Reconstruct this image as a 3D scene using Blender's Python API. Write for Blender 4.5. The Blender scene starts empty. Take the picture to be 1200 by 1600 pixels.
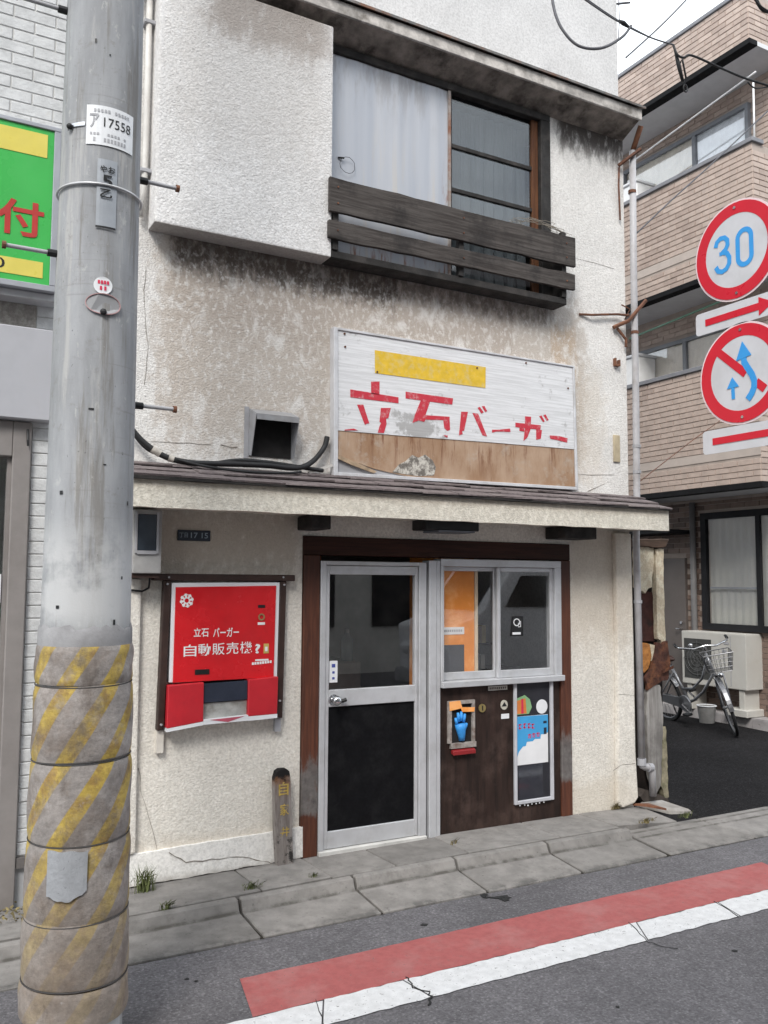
import bpy, bmesh, math, random
from mathutils import Vector, Matrix
random.seed(7)
SC = bpy.context.scene
COL = SC.collection
R = math.radians

# ------------------------------------------------------------------ camera
FPX, YAW, PITCH, ROLL = 1370.0, 0.5052, 0.07965, 0.0056      # solved from the photo's vanishing points (1200 px wide frame)
CAM = Vector((0.0, -5.0, 1.76))
_f = Vector((math.sin(YAW)*math.cos(PITCH), math.cos(YAW)*math.cos(PITCH), math.sin(PITCH)))
_r = Vector((math.cos(YAW), -math.sin(YAW), 0))
_u = _r.cross(_f)
RT = _r*math.cos(ROLL) + _u*math.sin(ROLL)
UP = -_r*math.sin(ROLL) + _u*math.cos(ROLL)
FW = _f
cam_d = bpy.data.cameras.new('camera')
cam = bpy.data.objects.new('camera', cam_d); COL.objects.link(cam)
m = Matrix((RT, UP, -FW)).transposed().to_4x4(); m.translation = CAM
cam.matrix_world = m
cam_d.sensor_fit = 'HORIZONTAL'; cam_d.sensor_width = 36.0
cam_d.lens = 36.0*FPX/1200.0
cam_d.clip_end = 600; cam_d.clip_start = 0.05
SC.camera = cam
SC.render.resolution_x, SC.render.resolution_y = 768, 1024

# ------------------------------------------------------------------ sky, sun, exposure
SUN_DIR = Vector((-0.56, -0.64, 0.86)).normalized()
w = bpy.data.worlds.new('World'); SC.world = w; w.use_nodes = True
wn = w.node_tree.nodes; wl = w.node_tree.links; wn.clear()
sky = wn.new('ShaderNodeTexSky'); sky.sky_type = 'NISHITA'; sky.sun_disc = False
sky.sun_elevation = math.asin(SUN_DIR.z); sky.sun_rotation = math.atan2(SUN_DIR.x, SUN_DIR.y)
sky.air_density = 1.0; sky.dust_density = 3.0; sky.ozone_density = 1.2
tc = wn.new('ShaderNodeTexCoord'); mp = wn.new('ShaderNodeMapping'); mp.inputs['Scale'].default_value = (1, 1, 2.2); mp.inputs['Location'].default_value = (.35, .1, .2)
cn = wn.new('ShaderNodeTexNoise'); cn.inputs['Scale'].default_value = 2.1; cn.inputs['Detail'].default_value = 7; cn.inputs['Roughness'].default_value = .55
cr = wn.new('ShaderNodeMapRange'); cr.inputs[1].default_value = .30; cr.inputs[2].default_value = .56; cr.inputs[3].default_value = .25; cr.inputs[4].default_value = 1.0
mx = wn.new('ShaderNodeMix'); mx.data_type = 'RGBA'; mx.inputs[7].default_value = (10.2, 10.9, 11.5, 1)
bg = wn.new('ShaderNodeBackground'); bg.inputs['Strength'].default_value = 0.10
wo = wn.new('ShaderNodeOutputWorld')
wl.new(tc.outputs['Generated'], mp.inputs['Vector']); wl.new(mp.outputs[0], cn.inputs['Vector'])
wl.new(cn.outputs['Fac'], cr.inputs[0]); wl.new(cr.outputs[0], mx.inputs[0])
wl.new(sky.outputs[0], mx.inputs[6]); wl.new(mx.outputs[2], bg.inputs['Color']); wl.new(bg.outputs[0], wo.inputs['Surface'])
sl = bpy.data.lights.new('sun', 'SUN'); sl.energy = 1.5; sl.angle = R(18); sl.color = (1.0, .97, .92)
so = bpy.data.objects.new('sun', sl); COL.objects.link(so); so.rotation_euler = SUN_DIR.to_track_quat('Z', 'Y').to_euler()
so.location = (-8, -12, 14)
SC.view_settings.view_transform = 'Standard'; SC.view_settings.look = 'None'
SC.view_settings.gamma = 1.0; SC.view_settings.use_curve_mapping = False
SC.view_settings.exposure = 1.02

# ------------------------------------------------------------------ helpers: survey points on real planes of the place
def ray(x, y): return (RT*(x-600) - UP*(y-800) + FW*FPX).normalized()
def onY(x, y, Y=0.0): d = ray(x, y); return CAM + d*((Y-CAM.y)/d.y)
def onX(x, y, X): d = ray(x, y); return CAM + d*((X-CAM.x)/d.x)
def onZ(x, y, Z=0.0): d = ray(x, y); return CAM + d*((Z-CAM.z)/d.z)

# ------------------------------------------------------------------ helpers: materials
class NT:
    def __init__(s, name):
        s.mat = bpy.data.materials.new(name); s.mat.use_nodes = True
        s.t = s.mat.node_tree; s.b = s.t.nodes['Principled BSDF']
        s._pos = None
    def put(s, node, sock, v):
        i = node.inputs[sock] if not hasattr(sock, 'is_linked') else sock
        if hasattr(v, 'links'): s.t.links.new(v, i)
        elif isinstance(v, (tuple, list)) and i.type == 'RGBA': i.default_value = (*v[:3], 1)
        else: i.default_value = v
    def node(s, kind, **kw):
        n = s.t.nodes.new(kind)
        for k, v in kw.items(): setattr(n, k, v)
        return n
    @property
    def pos(s):
        if not s._pos: s._pos = s.node('ShaderNodeNewGeometry')
        return s._pos.outputs['Position']
    def xyz(s, vec=None):
        n = s.node('ShaderNodeSeparateXYZ'); s.put(n, 0, vec if vec is not None else s.pos); return n.outputs
    def island(s): s.pos; return s._pos.outputs['Random Per Island']
    def objrnd(s): return s.node('ShaderNodeObjectInfo').outputs['Random']
    def noise(s, scale, detail=4, rough=.55, st=None, dist=0.0):
        n = s.node('ShaderNodeTexNoise'); v = s.pos
        if st:
            mp = s.node('ShaderNodeMapping'); s.put(mp, 'Vector', v); mp.inputs['Scale'].default_value = st; v = mp.outputs[0]
        s.put(n, 'Vector', v); n.inputs['Scale'].default_value = scale; n.inputs['Detail'].default_value = detail
        n.inputs['Roughness'].default_value = rough; n.inputs['Distortion'].default_value = dist
        return n.outputs['Fac']
    def rng(s, v, a, b, lo=0.0, hi=1.0):
        n = s.node('ShaderNodeMapRange', interpolation_type='SMOOTHSTEP'); s.put(n, 0, v)
        for i, q in enumerate((a, b, lo, hi)): s.put(n, i+1, q)
        return n.outputs[0]
    def m(s, op, a, b=0.0):
        n = s.node('ShaderNodeMath', operation=op); s.put(n, 0, a); s.put(n, 1, b); return n.outputs[0]
    def mix(s, f, a, b, mode='MIX'):
        n = s.node('ShaderNodeMix', data_type='RGBA', blend_type=mode); s.put(n, 0, f); s.put(n, 6, a); s.put(n, 7, b); return n.outputs[2]
    def val(s, c, v):                       # multiply a colour by a scalar socket
        n = s.node('ShaderNodeVectorMath', operation='SCALE'); s.put(n, 0, c); s.put(n, 3, v); return n.outputs[0]
    def rgb(s, c):
        n = s.node('ShaderNodeRGB'); n.outputs[0].default_value = (*c, 1); return n.outputs[0]
    def bump(s, h, strength=.3, dist=.01, prev=None):
        n = s.node('ShaderNodeBump'); n.inputs['Strength'].default_value = strength; n.inputs['Distance'].default_value = dist
        s.put(n, 'Height', h)
        if prev is not None: s.put(n, 'Normal', prev)
        s.put(s.b, 'Normal', n.outputs[0]); return n.outputs[0]
    def zone(s, x0, x1, z0, z1, sx=.1, sz=.1):      # soft rectangle on the facade
        X, _, Z = s.xyz()[0:3]
        a = s.rng(X, x0-sx, x0+sx); b = s.rng(X, x1-sx, x1+sx, 1, 0); c = s.rng(Z, z0-sz, z0+sz); d = s.rng(Z, z1-sz, z1+sz, 1, 0)
        return s.m('MULTIPLY', s.m('MULTIPLY', a, b), s.m('MULTIPLY', c, d))
    def done(s, col, rough=.7, metal=0.0, spec=.4):
        s.put(s.b, 'Base Color', col); s.put(s.b, 'Roughness', rough); s.put(s.b, 'Metallic', metal)
        s.b.inputs['Specular IOR Level'].default_value = spec
        return s.mat

def M(name, col, rough=.6, var=.12, scale=7.0, dirt=None, dirt_amt=.5, dscale=3.0, bump=0.0, bscale=60.0, metal=0.0, spec=.4, st=None, rnd=0.0):
    """painted / metal / plastic surface with mottling, dirt patches and fine relief"""
    t = NT(name)
    n = t.noise(scale, 5, .6, st)
    c = t.val(t.rgb(col), t.rng(n, .25, .75, 1-var, 1+var))
    if rnd: c = t.val(c, t.rng(t.island(), 0, 1, 1-rnd, 1+rnd))
    r = t.rng(t.noise(scale*2.3, 3, .6), .3, .7, max(.02, rough-.08), min(1, rough+.1))
    if dirt:
        d = t.m('MULTIPLY', t.rng(t.noise(dscale, 7, .65, st), .46, .68), dirt_amt)
        c = t.mix(d, c, dirt)
    if bump: t.bump(t.noise(bscale, 4, .6), bump, .006)
    return t.done(c, r, metal, spec)

# ------------------------------------------------------------------ helpers: meshes and objects
class G:
    def __init__(s): s.v = []; s.f = []
    def add(s, vs, fs):
        o = len(s.v); s.v += [Vector(p) for p in vs]; s.f += [tuple(o+i for i in f) for f in fs]; return s
    def box(s, x0, x1, y0, y1, z0, z1):
        x0, x1 = min(x0, x1), max(x0, x1); y0, y1 = min(y0, y1), max(y0, y1); z0, z1 = min(z0, z1), max(z0, z1)
        return s.add([(x, y, z) for x in (x0, x1) for y in (y0, y1) for z in (z0, z1)],
                     [(0, 1, 3, 2), (4, 6, 7, 5), (0, 4, 5, 1), (2, 3, 7, 6), (0, 2, 6, 4), (1, 5, 7, 3)])
    def hexa(s, lo, hi):                  # two quads (4 pts each) joined
        return s.add(list(lo)+list(hi), [(3, 2, 1, 0), (4, 5, 6, 7)]+[(i, (i+1) % 4, 4+(i+1) % 4, 4+i) for i in range(4)])
    def quad(s, *p): return s.add(p, [tuple(range(len(p)))])
    def prism(s, pts, fn, d0, d1):        # polygon (u,v) extruded along a third axis; fn(u,v,d)->xyz
        n = len(pts)
        vs = [fn(u, v, d0) for u, v in pts] + [fn(u, v, d1) for u, v in pts]
        return s.add(vs, [tuple(range(n)), tuple(range(2*n-1, n-1, -1))] + [(i, n+i, n+(i+1) % n, (i+1) % n) for i in range(n)])
    def cyl(s, a, b, r0, r1=None, n=14, cap=True):
        a, b = Vector(a), Vector(b); r1 = r0 if r1 is None else r1
        d = (b-a).normalized(); q = d.orthogonal().normalized(); p = d.cross(q)
        vs = [a+(q*math.cos(2*math.pi*i/n)+p*math.sin(2*math.pi*i/n))*r0 for i in range(n)]
        vs += [b+(q*math.cos(2*math.pi*i/n)+p*math.sin(2*math.pi*i/n))*r1 for i in range(n)]
        fs = [(i, (i+1) % n, n+(i+1) % n, n+i) for i in range(n)]
        if cap: fs += [tuple(range(n-1, -1, -1)), tuple(range(n, 2*n))]
        return s.add(vs, fs)
    def tube(s, path, r, n=8, closed=False):
        path = [Vector(p) for p in path]; L = len(path); rr = r if isinstance(r, (list, tuple)) else [r]*L
        ref = None; vs = []; fs = []
        for i, p in enumerate(path):
            a = path[(i-1) % L] if (closed or i > 0) else path[0]; b = path[(i+1) % L] if (closed or i < L-1) else path[-1]
            d = (b-a).normalized()
            ref = d.orthogonal().normalized() if ref is None else (ref - d*ref.dot(d)).normalized()
            k = d.cross(ref)
            vs += [p+(ref*math.cos(2*math.pi*j/n)+k*math.sin(2*math.pi*j/n))*rr[i] for j in range(n)]
        for i in range(L if closed else L-1):
            for j in range(n):
                a, b = i*n+j, i*n+(j+1) % n; c, d2 = ((i+1) % L)*n+(j+1) % n, ((i+1) % L)*n+j
                fs.append((a, b, c, d2))
        if not closed: fs += [tuple(range(n-1, -1, -1)), tuple((L-1)*n+j for j in range(n))]
        return s.add(vs, fs)
    def ribbon(s, pts, w, fn, d0, d1, closed=False):   # flat stroke of width w along (u,v) points
        P = [Vector((a, b)) for a, b in pts]; L = len(P); l = []; r = []
        for i, p in enumerate(P):
            a = P[(i-1) % L] if (closed or i > 0) else P[0]; b = P[(i+1) % L] if (closed or i < L-1) else P[-1]
            d = (b-a).normalized(); nrm = Vector((-d.y, d.x)); ww = w[i] if isinstance(w, (list, tuple)) else w
            l.append(p+nrm*ww/2); r.append(p-nrm*ww/2)
        for i in range(L if closed else L-1):
            j = (i+1) % L
            s.prism([tuple(l[i]), tuple(l[j]), tuple(r[j]), tuple(r[i])], fn, d0, d1)
        return s
    def sphere(s, c, r, nu=12, nv=8, sc=(1, 1, 1)):
        c = Vector(c); vs = [c+Vector((0, 0, -r*sc[2]))]; fs = []
        for i in range(1, nv):
            t = -math.pi/2+math.pi*i/nv
            for j in range(nu):
                a = 2*math.pi*j/nu; vs.append(c+Vector((r*sc[0]*math.cos(t)*math.cos(a), r*sc[1]*math.cos(t)*math.sin(a), r*sc[2]*math.sin(t))))
        vs.append(c+Vector((0, 0, r*sc[2]))); T = len(vs)-1
        for j in range(nu):
            fs.append((0, 1+(j+1) % nu, 1+j)); fs.append((T, T-nu+j, T-nu+(j+1) % nu))
            for i in range(nv-2): a = 1+i*nu; fs.append((a+j, a+(j+1) % nu, a+nu+(j+1) % nu, a+nu+j))
        return s.add(vs, fs)
    def xf(s, mtx): s.v = [mtx @ p for p in s.v]; return s

FR = lambda u, v, d: (u, d, v)                                   # facade plane: u=X v=Z d=Y
WLOC = {}
def obj(name, g, mat, parent=None, smooth=False, bevel=0.0, seg=1, label=None, kind=None):
    c = sum((p for p in g.v), Vector())/max(1, len(g.v))
    if parent is None: lo = min(p.z for p in g.v); c = Vector((c.x, c.y, lo))
    me = bpy.data.meshes.new(name); bm = bmesh.new()
    vv = [bm.verts.new(p-c) for p in g.v]
    for f in g.f:
        try: bm.faces.new([vv[i] for i in f])
        except ValueError: pass
    bmesh.ops.recalc_face_normals(bm, faces=bm.faces)
    if bevel:
        es = [e for e in bm.edges if len(e.link_faces) == 2 and e.calc_face_angle(0) > .5]
        bmesh.ops.bevel(bm, geom=es, offset=bevel, segments=seg, profile=.7, affect='EDGES', clamp_overlap=True)
    bm.to_mesh(me); bm.free(); me.materials.append(mat)
    if smooth:
        for p in me.polygons: p.use_smooth = True
        if smooth is not True: 
            try: me.set_sharp_from_angle(angle=R(smooth))
            except Exception: pass
    o = bpy.data.objects.new(name, me); COL.objects.link(o); WLOC[o] = c
    if parent is not None: o.parent = parent; o.location = c-WLOC[parent]
    else: o.location = c
    if label: o['label'] = label
    if kind: o['kind'] = kind
    return o
def thing(name, label, cat, loc, group=None):
    o = bpy.data.objects.new(name, None); o.empty_display_size = .1; COL.objects.link(o); o.location = loc; WLOC[o] = Vector(loc)
    o['label'] = label; o['category'] = cat
    if group: o['group'] = group
    return o
def tag(o, label, cat, group=None):
    o['label'] = label; o['category'] = cat
    if group: o['group'] = group
    return o
def text_pts(body, bold=0.0):
    """glyph outlines of a string as a flat mesh (verts, faces), normalised to its own bounding box"""
    cu = bpy.data.curves.new('glyphs', 'FONT'); cu.body = body; cu.size = 1; cu.offset = bold; cu.resolution_u = 3
    ob = bpy.data.objects.new('glyphs', cu); COL.objects.link(ob)
    dg = bpy.context.evaluated_depsgraph_get(); dg.update()
    me = bpy.data.meshes.new_from_object(ob.evaluated_get(dg))
    vs = [(v.co.x, v.co.y) for v in me.vertices]; fs = [tuple(p.vertices) for p in me.polygons]
    bpy.data.objects.remove(ob); bpy.data.curves.remove(cu); bpy.data.meshes.remove(me)
    x0 = min(v[0] for v in vs); x1 = max(v[0] for v in vs); y0 = min(v[1] for v in vs); y1 = max(v[1] for v in vs)
    return [((v[0]-x0)/(x1-x0), (v[1]-y0)/(y1-y0)) for v in vs], fs
def text(name, body, box, fn, mat, parent, bold=0.0):
    vs, fs = text_pts(body, bold); u0, u1, v0, v1 = box
    g = G(); g.add([fn(u0+a*(u1-u0), v0+b*(v1-v0)) for a, b in vs], fs)
    return obj(name, g, mat, parent)

# ------------------------------------------------------------------ materials
def stucco(name, base, dark=(.5, .47, .43), fleck=.35, stains=(), bump=.55, fscale=26, flakes=False):
    t = NT(name)
    n1 = t.noise(fscale, 6, .65, (1, 1, .75)); n2 = t.noise(2.6, 5, .6); n3 = t.noise(62, 3, .6)
    c = t.mix(t.m('MULTIPLY', t.rng(n1, .44, .62, 1, 0), fleck), t.rgb(base), dark)
    c = t.val(c, t.rng(n2, .3, .7, .93, 1.05)); c = t.val(c, t.rng(n3, .32, .62, .86, 1.05))
    for (zn, col, amt, sc, lo, hi, st) in stains:
        z = t.zone(*zn)
        mk = t.rng(t.m('ADD', t.noise(sc, 7, .68, st), t.m('MULTIPLY', z, .5)), lo, hi)
        c = t.mix(t.m('MULTIPLY', t.m('MULTIPLY', z, mk), amt), c, col)
    if flakes:
        fz = t.zone(1.2, 4.5, 2.4, 3.72, .1, .12)
        fk = t.m('MAXIMUM', t.m('MULTIPLY', t.rng(t.noise(34, 4, .6, (1, 1, .75)), .50, .66), .62), t.m('MULTIPLY', t.rng(t.noise(9, 6, .7, (1, 1, .6), .5), .50, .66), .72))
        c = t.mix(t.m('MULTIPLY', fk, fz), c, (.72, .70, .675))
    h = t.m('ADD', t.noise(85, 3, .6), t.m('MULTIPLY', t.noise(fscale, 3), .5))
    t.bump(h, min(1, bump*1.0), .014)
    return t.done(c, .92, 0, .15)

# stains on the plaster have shapes of their own: run-off under the shutter box, mould under the roof, grey run marks
m_upper = stucco('plaster_upper', (.75, .73, .705), (.60, .57, .54), .35, [
    ((1.20, 4.55, 2.45, 3.95, .16, .40), (.47, .415, .365), .92, 15, .74, .90, (1, 1, .62)),
    ((1.26, 3.9, 3.05, 4.1, .14, .40), (.40, .345, .30), .70, 27, .82, 1.0, (1, 1, .55)),
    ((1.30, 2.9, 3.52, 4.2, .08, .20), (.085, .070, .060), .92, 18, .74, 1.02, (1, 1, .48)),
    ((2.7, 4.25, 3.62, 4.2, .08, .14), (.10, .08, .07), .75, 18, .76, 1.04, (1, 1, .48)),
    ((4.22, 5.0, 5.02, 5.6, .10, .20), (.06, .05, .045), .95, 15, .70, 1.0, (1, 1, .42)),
    ((4.2, 4.75, 2.4, 3.5, .2, .3), (.58, .50, .41), .40, 14, .70, 1.0, (1, 1, .4)),
    ((4.15, 4.45, 3.15, 3.75, .05, .15), (.45, .31, .19), .45, 16, .8, 1.05, (1, 1, .3)),
    ], flakes=True)
m_box = stucco('plaster_box', (.76, .745, .735), (.60, .58, .56), .34, [
    ((1.4, 2.3, 4.95, 6, .2, .18), (.26, .21, .18), .8, 16, .66, 1.0, (1, 1, .45)),
    ((1.2, 2.3, 4.2, 5.6, .2, .5), (.48, .44, .40), .35, 16, .62, .98, (1, 1, .5)),
    ((1.1, 2.4, 3.6, 3.79, .1, .004), (.16, .135, .115), .6, 9, .2, .9, None),  # underside of the box darker all over
    ])
m_lower = stucco('plaster_lower', (.75, .715, .655), (.58, .54, .48), .40, [
    ((1.1, 2.2, 1.70, 2.3, .1, .30), (.42, .36, .29), .70, 22, .66, .98, (1, 1, .6)),
    ((4.3, 5.0, 1.2, 2.3, .1, .35), (.46, .39, .31), .55, 18, .62, 1.0, (1, 1, .5)),
    ((1.1, 5.0, .0, .35, .3, .12), (.50, .42, .32), .35, 9, .6, 1.0, None),
    ], fscale=34, bump=.45)
m_base = stucco('mortar_base', (.78, .76, .73), (.60, .58, .55), .25, [((1.1, 2.3, -.1, .12, .2, .06), (.30, .27, .23), .7, 12, .5, .95, None)], bump=.25)
m_fascia = stucco('plaster_fascia', (.70, .66, .58), (.48, .44, .37), .45, [((1.0, 5.0, 2.24, 2.4, .1, .05), (.33, .28, .22), .55, 14, .6, 1.0, (1, 1, .5))], bump=.5, fscale=30)
m_top = stucco('plaster_top_floor', (.64, .63, .625), (.55, .54, .53), .20, bump=.2)
m_soffit = M('stained_soffit', (.23, .20, .175), .95, .45, 9, (.05, .042, .036), .9, 5, .4, 60)
m_eavefascia = M('eave_board', (.46, .43, .40), .9, .35, 12, (.10, .085, .07), .85, 4, .4, 50)
m_gutter_rust = M('roof_edge_metal', (.13, .125, .12), .6, .3, 14, (.20, .075, .03), .8, 6, .2, 50)
m_shingle = M('asphalt_shingle', (.150, .122, .122), .9, .35, 30, (.22, .19, .18), .5, 8, .6, 120, rnd=.28)
m_blackwood = M('weathered_black_wood', (.020, .018, .017), .75, .4, 8, (.07, .06, .055), .5, 9, .4, 60)
def wood(name, c1, c2, st, sc=5, rough=.7, bump=.35, dirt=None, da=.5):
    t = NT(name)
    n = t.noise(sc, 7, .7, st, .6); n2 = t.noise(sc*.6, 5, .6, st)
    c = t.mix(t.rng(n, .35, .65), c1, c2)
    if dirt: c = t.mix(t.m('MULTIPLY', t.rng(t.noise(3.4, 6, .65), .48, .66), da), c, dirt)
    c = t.val(c, t.rng(n2, .3, .7, .8, 1.15)); t.bump(n, bump, .006)
    return t.done(c, rough, 0, .2)
m_board = wood('balcony_board', (.090, .080, .074), (.045, .038, .035), (.5, 3, 9), 6, .85, .5, (.022, .02, .02), .7)
def redpost():
    t = NT('red_brown_post'); n = t.noise(6, 7, .7, (9, 9, .5), .6)
    c = t.mix(t.rng(n, .3, .7), (.060, .021, .013), (.125, .042, .022))
    Z = t.xyz()[2]
    band = t.m('MULTIPLY', t.rng(Z, .28, .38), t.rng(Z, .55, .85, 1, 0))
    wear = t.rng(t.m('ADD', t.noise(14, 6, .7, (2, 2, .6)), t.m('MULTIPLY', band, .45)), .72, .88)
    c = t.mix(t.m('MULTIPLY', wear, band), c, t.mix(t.noise(30, 4), (.035, .03, .03), (.22, .20, .19)))
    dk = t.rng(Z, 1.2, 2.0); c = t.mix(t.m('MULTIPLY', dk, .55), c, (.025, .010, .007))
    t.bump(n, .3, .005); return t.done(c, .6, 0, .35)
m_redpost = redpost()
m_brownboard = wood('brown_board', (.036, .021, .017), (.020, .013, .011), (4, 4, .5), 6, .6, .15, (.075, .048, .040), .6)
m_alu = M('aluminium', (.56, .565, .585), .42, .06, 9, (.36, .35, .34), .35, 5, metal=.35, spec=.5)
m_alu_dark = M('aluminium_shadow_gap', (.16, .16, .17), .5, .1)
m_steel = None
def steel_sheet():
    t = NT('galvanised_shutter'); n = t.noise(4, 5, .55, (3, 3, .16)); c = t.mix(t.rng(n, .3, .7), (.41, .43, .475), (.47, .48, .51))
    X, Y, Z = t.xyz()[0:3]
    ru = t.m('MULTIPLY', t.rng(t.noise(10, 6, .7, (3, 3, .35)), .50, .66), t.m('MAXIMUM', t.m('MULTIPLY', t.rng(X, 3.16, 3.26), t.rng(Z, 4.75, 4.4)), t.rng(Z, 4.1, 3.85)))
    st = t.m('MULTIPLY', t.rng(t.noise(11, 4, .5, (2.2, 2.2, .12)), .56, .66), t.rng(Z, 5.0, 4.3))
    c = t.mix(t.m('MULTIPLY', st, .30), c, (.55, .47, .36)); c = t.mix(ru, c, (.22, .075, .025))
    gr = t.m('MULTIPLY', t.rng(t.noise(8, 6, .65, (2, 2, .4)), .44, .62), t.rng(Z, 4.75, 5.3)); c = t.mix(t.m('MULTIPLY', gr, .6), c, (.24, .22, .21))
    return t.done(c, .55, .25, .4)
m_steel = steel_sheet()
def glass(name, tint=(.985, .99, .99), rough=.012, refl=.115):
    t = NT(name); t.b.inputs['Transmission Weight'].default_value = 0
    nt = t.t; out = nt.nodes['Material Output']
    gl = t.node('ShaderNodeBsdfGlossy'); gl.inputs['Roughness'].default_value = rough; gl.inputs['Color'].default_value = (1, 1, 1, 1)
    tr = t.node('ShaderNodeBsdfTransparent'); tr.inputs['Color'].default_value = (*tint, 1)
    df = t.node('ShaderNodeBsdfDiffuse'); df.inputs['Color'].default_value = (.35, .34, .33, 1)
    lw = t.node('ShaderNodeLayerWeight'); lw.inputs['Blend'].default_value = .5
    fr = t.m('ADD', t.m('MULTIPLY', t.m('POWER', lw.outputs['Facing'], 5.0), .9), refl)      # both faces of the pane
    a = t.node('ShaderNodeMixShader'); nt.links.new(fr, a.inputs[0]); nt.links.new(tr.outputs[0], a.inputs[1]); nt.links.new(gl.outputs[0], a.inputs[2])
    b = t.node('ShaderNodeMixShader'); nt.links.new(t.m('MULTIPLY', t.rng(t.noise(4, 6, .7), .45, .7), .018), b.inputs[0]); nt.links.new(a.outputs[0], b.inputs[1]); nt.links.new(df.outputs[0], b.inputs[2])
    nt.links.new(b.outputs[0], out.inputs[0]); return t.mat
m_glass = glass('window_glass')
m_glass_old = glass('old_window_glass', (.75, .78, .80), .06, .06)
m_acrylic = glass('acrylic', (.93, .94, .97), .08, .05)
m_blackpanel = M('black_door_panel', (.0045, .0045, .0055), .7, .25, 20, (.016, .016, .017), .5, 6, spec=.12)
m_chrome = M('chrome', (.62, .62, .63), .22, .08, metal=1.0)
m_white = M('white_paint', (.76, .76, .76), .5, .06, 9, (.5, .48, .45), .25)
m_whiteplas = M('white_plastic', (.72, .73, .75), .4, .04)
def redpanel():
    t = NT('red_print'); c = t.val(t.rgb((.60, .012, .018)), t.rng(t.noise(3, 5, .6), .3, .7, .85, 1.05))
    c = t.mix(t.m('MULTIPLY', t.rng(t.noise(40, 6, .75, (1, 1, .4)), .66, .74), .35), c, (.55, .16, .15)); c = t.mix(t.m('MULTIPLY', t.rng(t.noise(9, 6, .7), .58, .72), .3), c, (.30, .015, .015))
    t.bump(t.noise(3.2, 2, .4), .25, .05); return t.done(c, t.rng(t.noise(6, 4), .3, .7, .12, .3), 0, .5)
m_red = redpanel()
m_red2 = M('red_box_paint', (.50, .020, .030), .4, .1, 6, (.36, .02, .03), .5, 4)
m_darkbrown = M('dark_brown_frame', (.035, .018, .014), .55, .3, 12, bump=.2)
m_black = M('black_plastic', (.012, .012, .013), .5, .2)
m_void = M('dark_interior', (.012, .011, .011), .9, .2)
m_room = M('room_wall', (.20, .18, .165), .8, .3, 3)
m_orange = M('orange_panel', (.78, .27, .045), .45, .10, 4, (.90, .50, .22), .6, 4)
m_blue = M('blue_rubber', (.04, .27, .66), .5, .15, 20)
m_grey = M('grey_paint', (.36, .36, .38), .5, .1, 8, (.2, .19, .18), .4)
m_greypipe = M('grey_pvc', (.40, .39, .40), .5, .1, 9, (.22, .19, .17), .5, 5)
m_rustbrown = M('rusty_iron', (.12, .055, .035), .85, .4, 20, (.24, .10, .05), .7, 12, .4, 80)
m_cable = M('cable_rubber', (.014, .014, .015), .6, .2)
m_wire = M('wire_grey', (.09, .09, .10), .6, .2)
m_navy = M('navy_enamel', (.020, .028, .045), .35, .1)
m_crack = M('crack_shadow', (.20, .175, .15), .95, .35, 20)
def concrete(name, col, patch=(.5, .49, .48), var=.16, sc=5, bump=.25, rnd=.0, spots=True, grime=False):
    t = NT(name); c = t.val(t.rgb(col), t.rng(t.noise(sc, 8, .65), .3, .7, 1-var, 1+var))
    if rnd: c = t.val(c, t.rng(t.objrnd(), 0, 1, 1-rnd, 1+rnd))
    c = t.mix(t.m('MULTIPLY', t.rng(t.noise(2.2, 6, .65), .5, .68), .45), c, patch)
    if spots: c = t.mix(t.m('MULTIPLY', t.rng(t.noise(38, 3, .5), .66, .74), .5), c, (.07, .065, .06))
    if grime:                                   # silt and moss caught in the corner of the gutter and along the joints
        Y = t.xyz()[1]; b = t.m('MAXIMUM', t.m('MULTIPLY', t.rng(Y, -.53, -.508), t.rng(Y, -.500, -.488, 1, 0)), t.m('MULTIPLY', t.rng(Y, -.44, -.428), .8))
        b = t.m('MULTIPLY', b, t.rng(Y, -.42, -.40, 1, 0)); c = t.mix(t.m('MULTIPLY', b, t.rng(t.noise(6, 6, .7), .36, .60, .15, .85)), c, (.055, .050, .042))
        c = t.mix(t.m('MULTIPLY', t.m('MULTIPLY', t.rng(Y, -.72, -.79), t.rng(t.noise(8, 6, .7), .42, .6)), .6), c, (.06, .058, .055))
        c = t.mix(t.m('MULTIPLY', t.rng(t.noise(16, 6, .72), .55, .68), .35), c, (.11, .10, .092))
    t.bump(t.noise(110, 4, .7), bump, .005); return t.done(c, .9, 0, .25)
m_slab = concrete('pavement_concrete', (.200, .188, .177), (.26, .246, .233), .18, sc=9, bump=.5, rnd=.12, grime=True)
m_curbmoss = concrete('joint_soil', (.028, .024, .019), (.035, .036, .018))
m_poleconc = None
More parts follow.
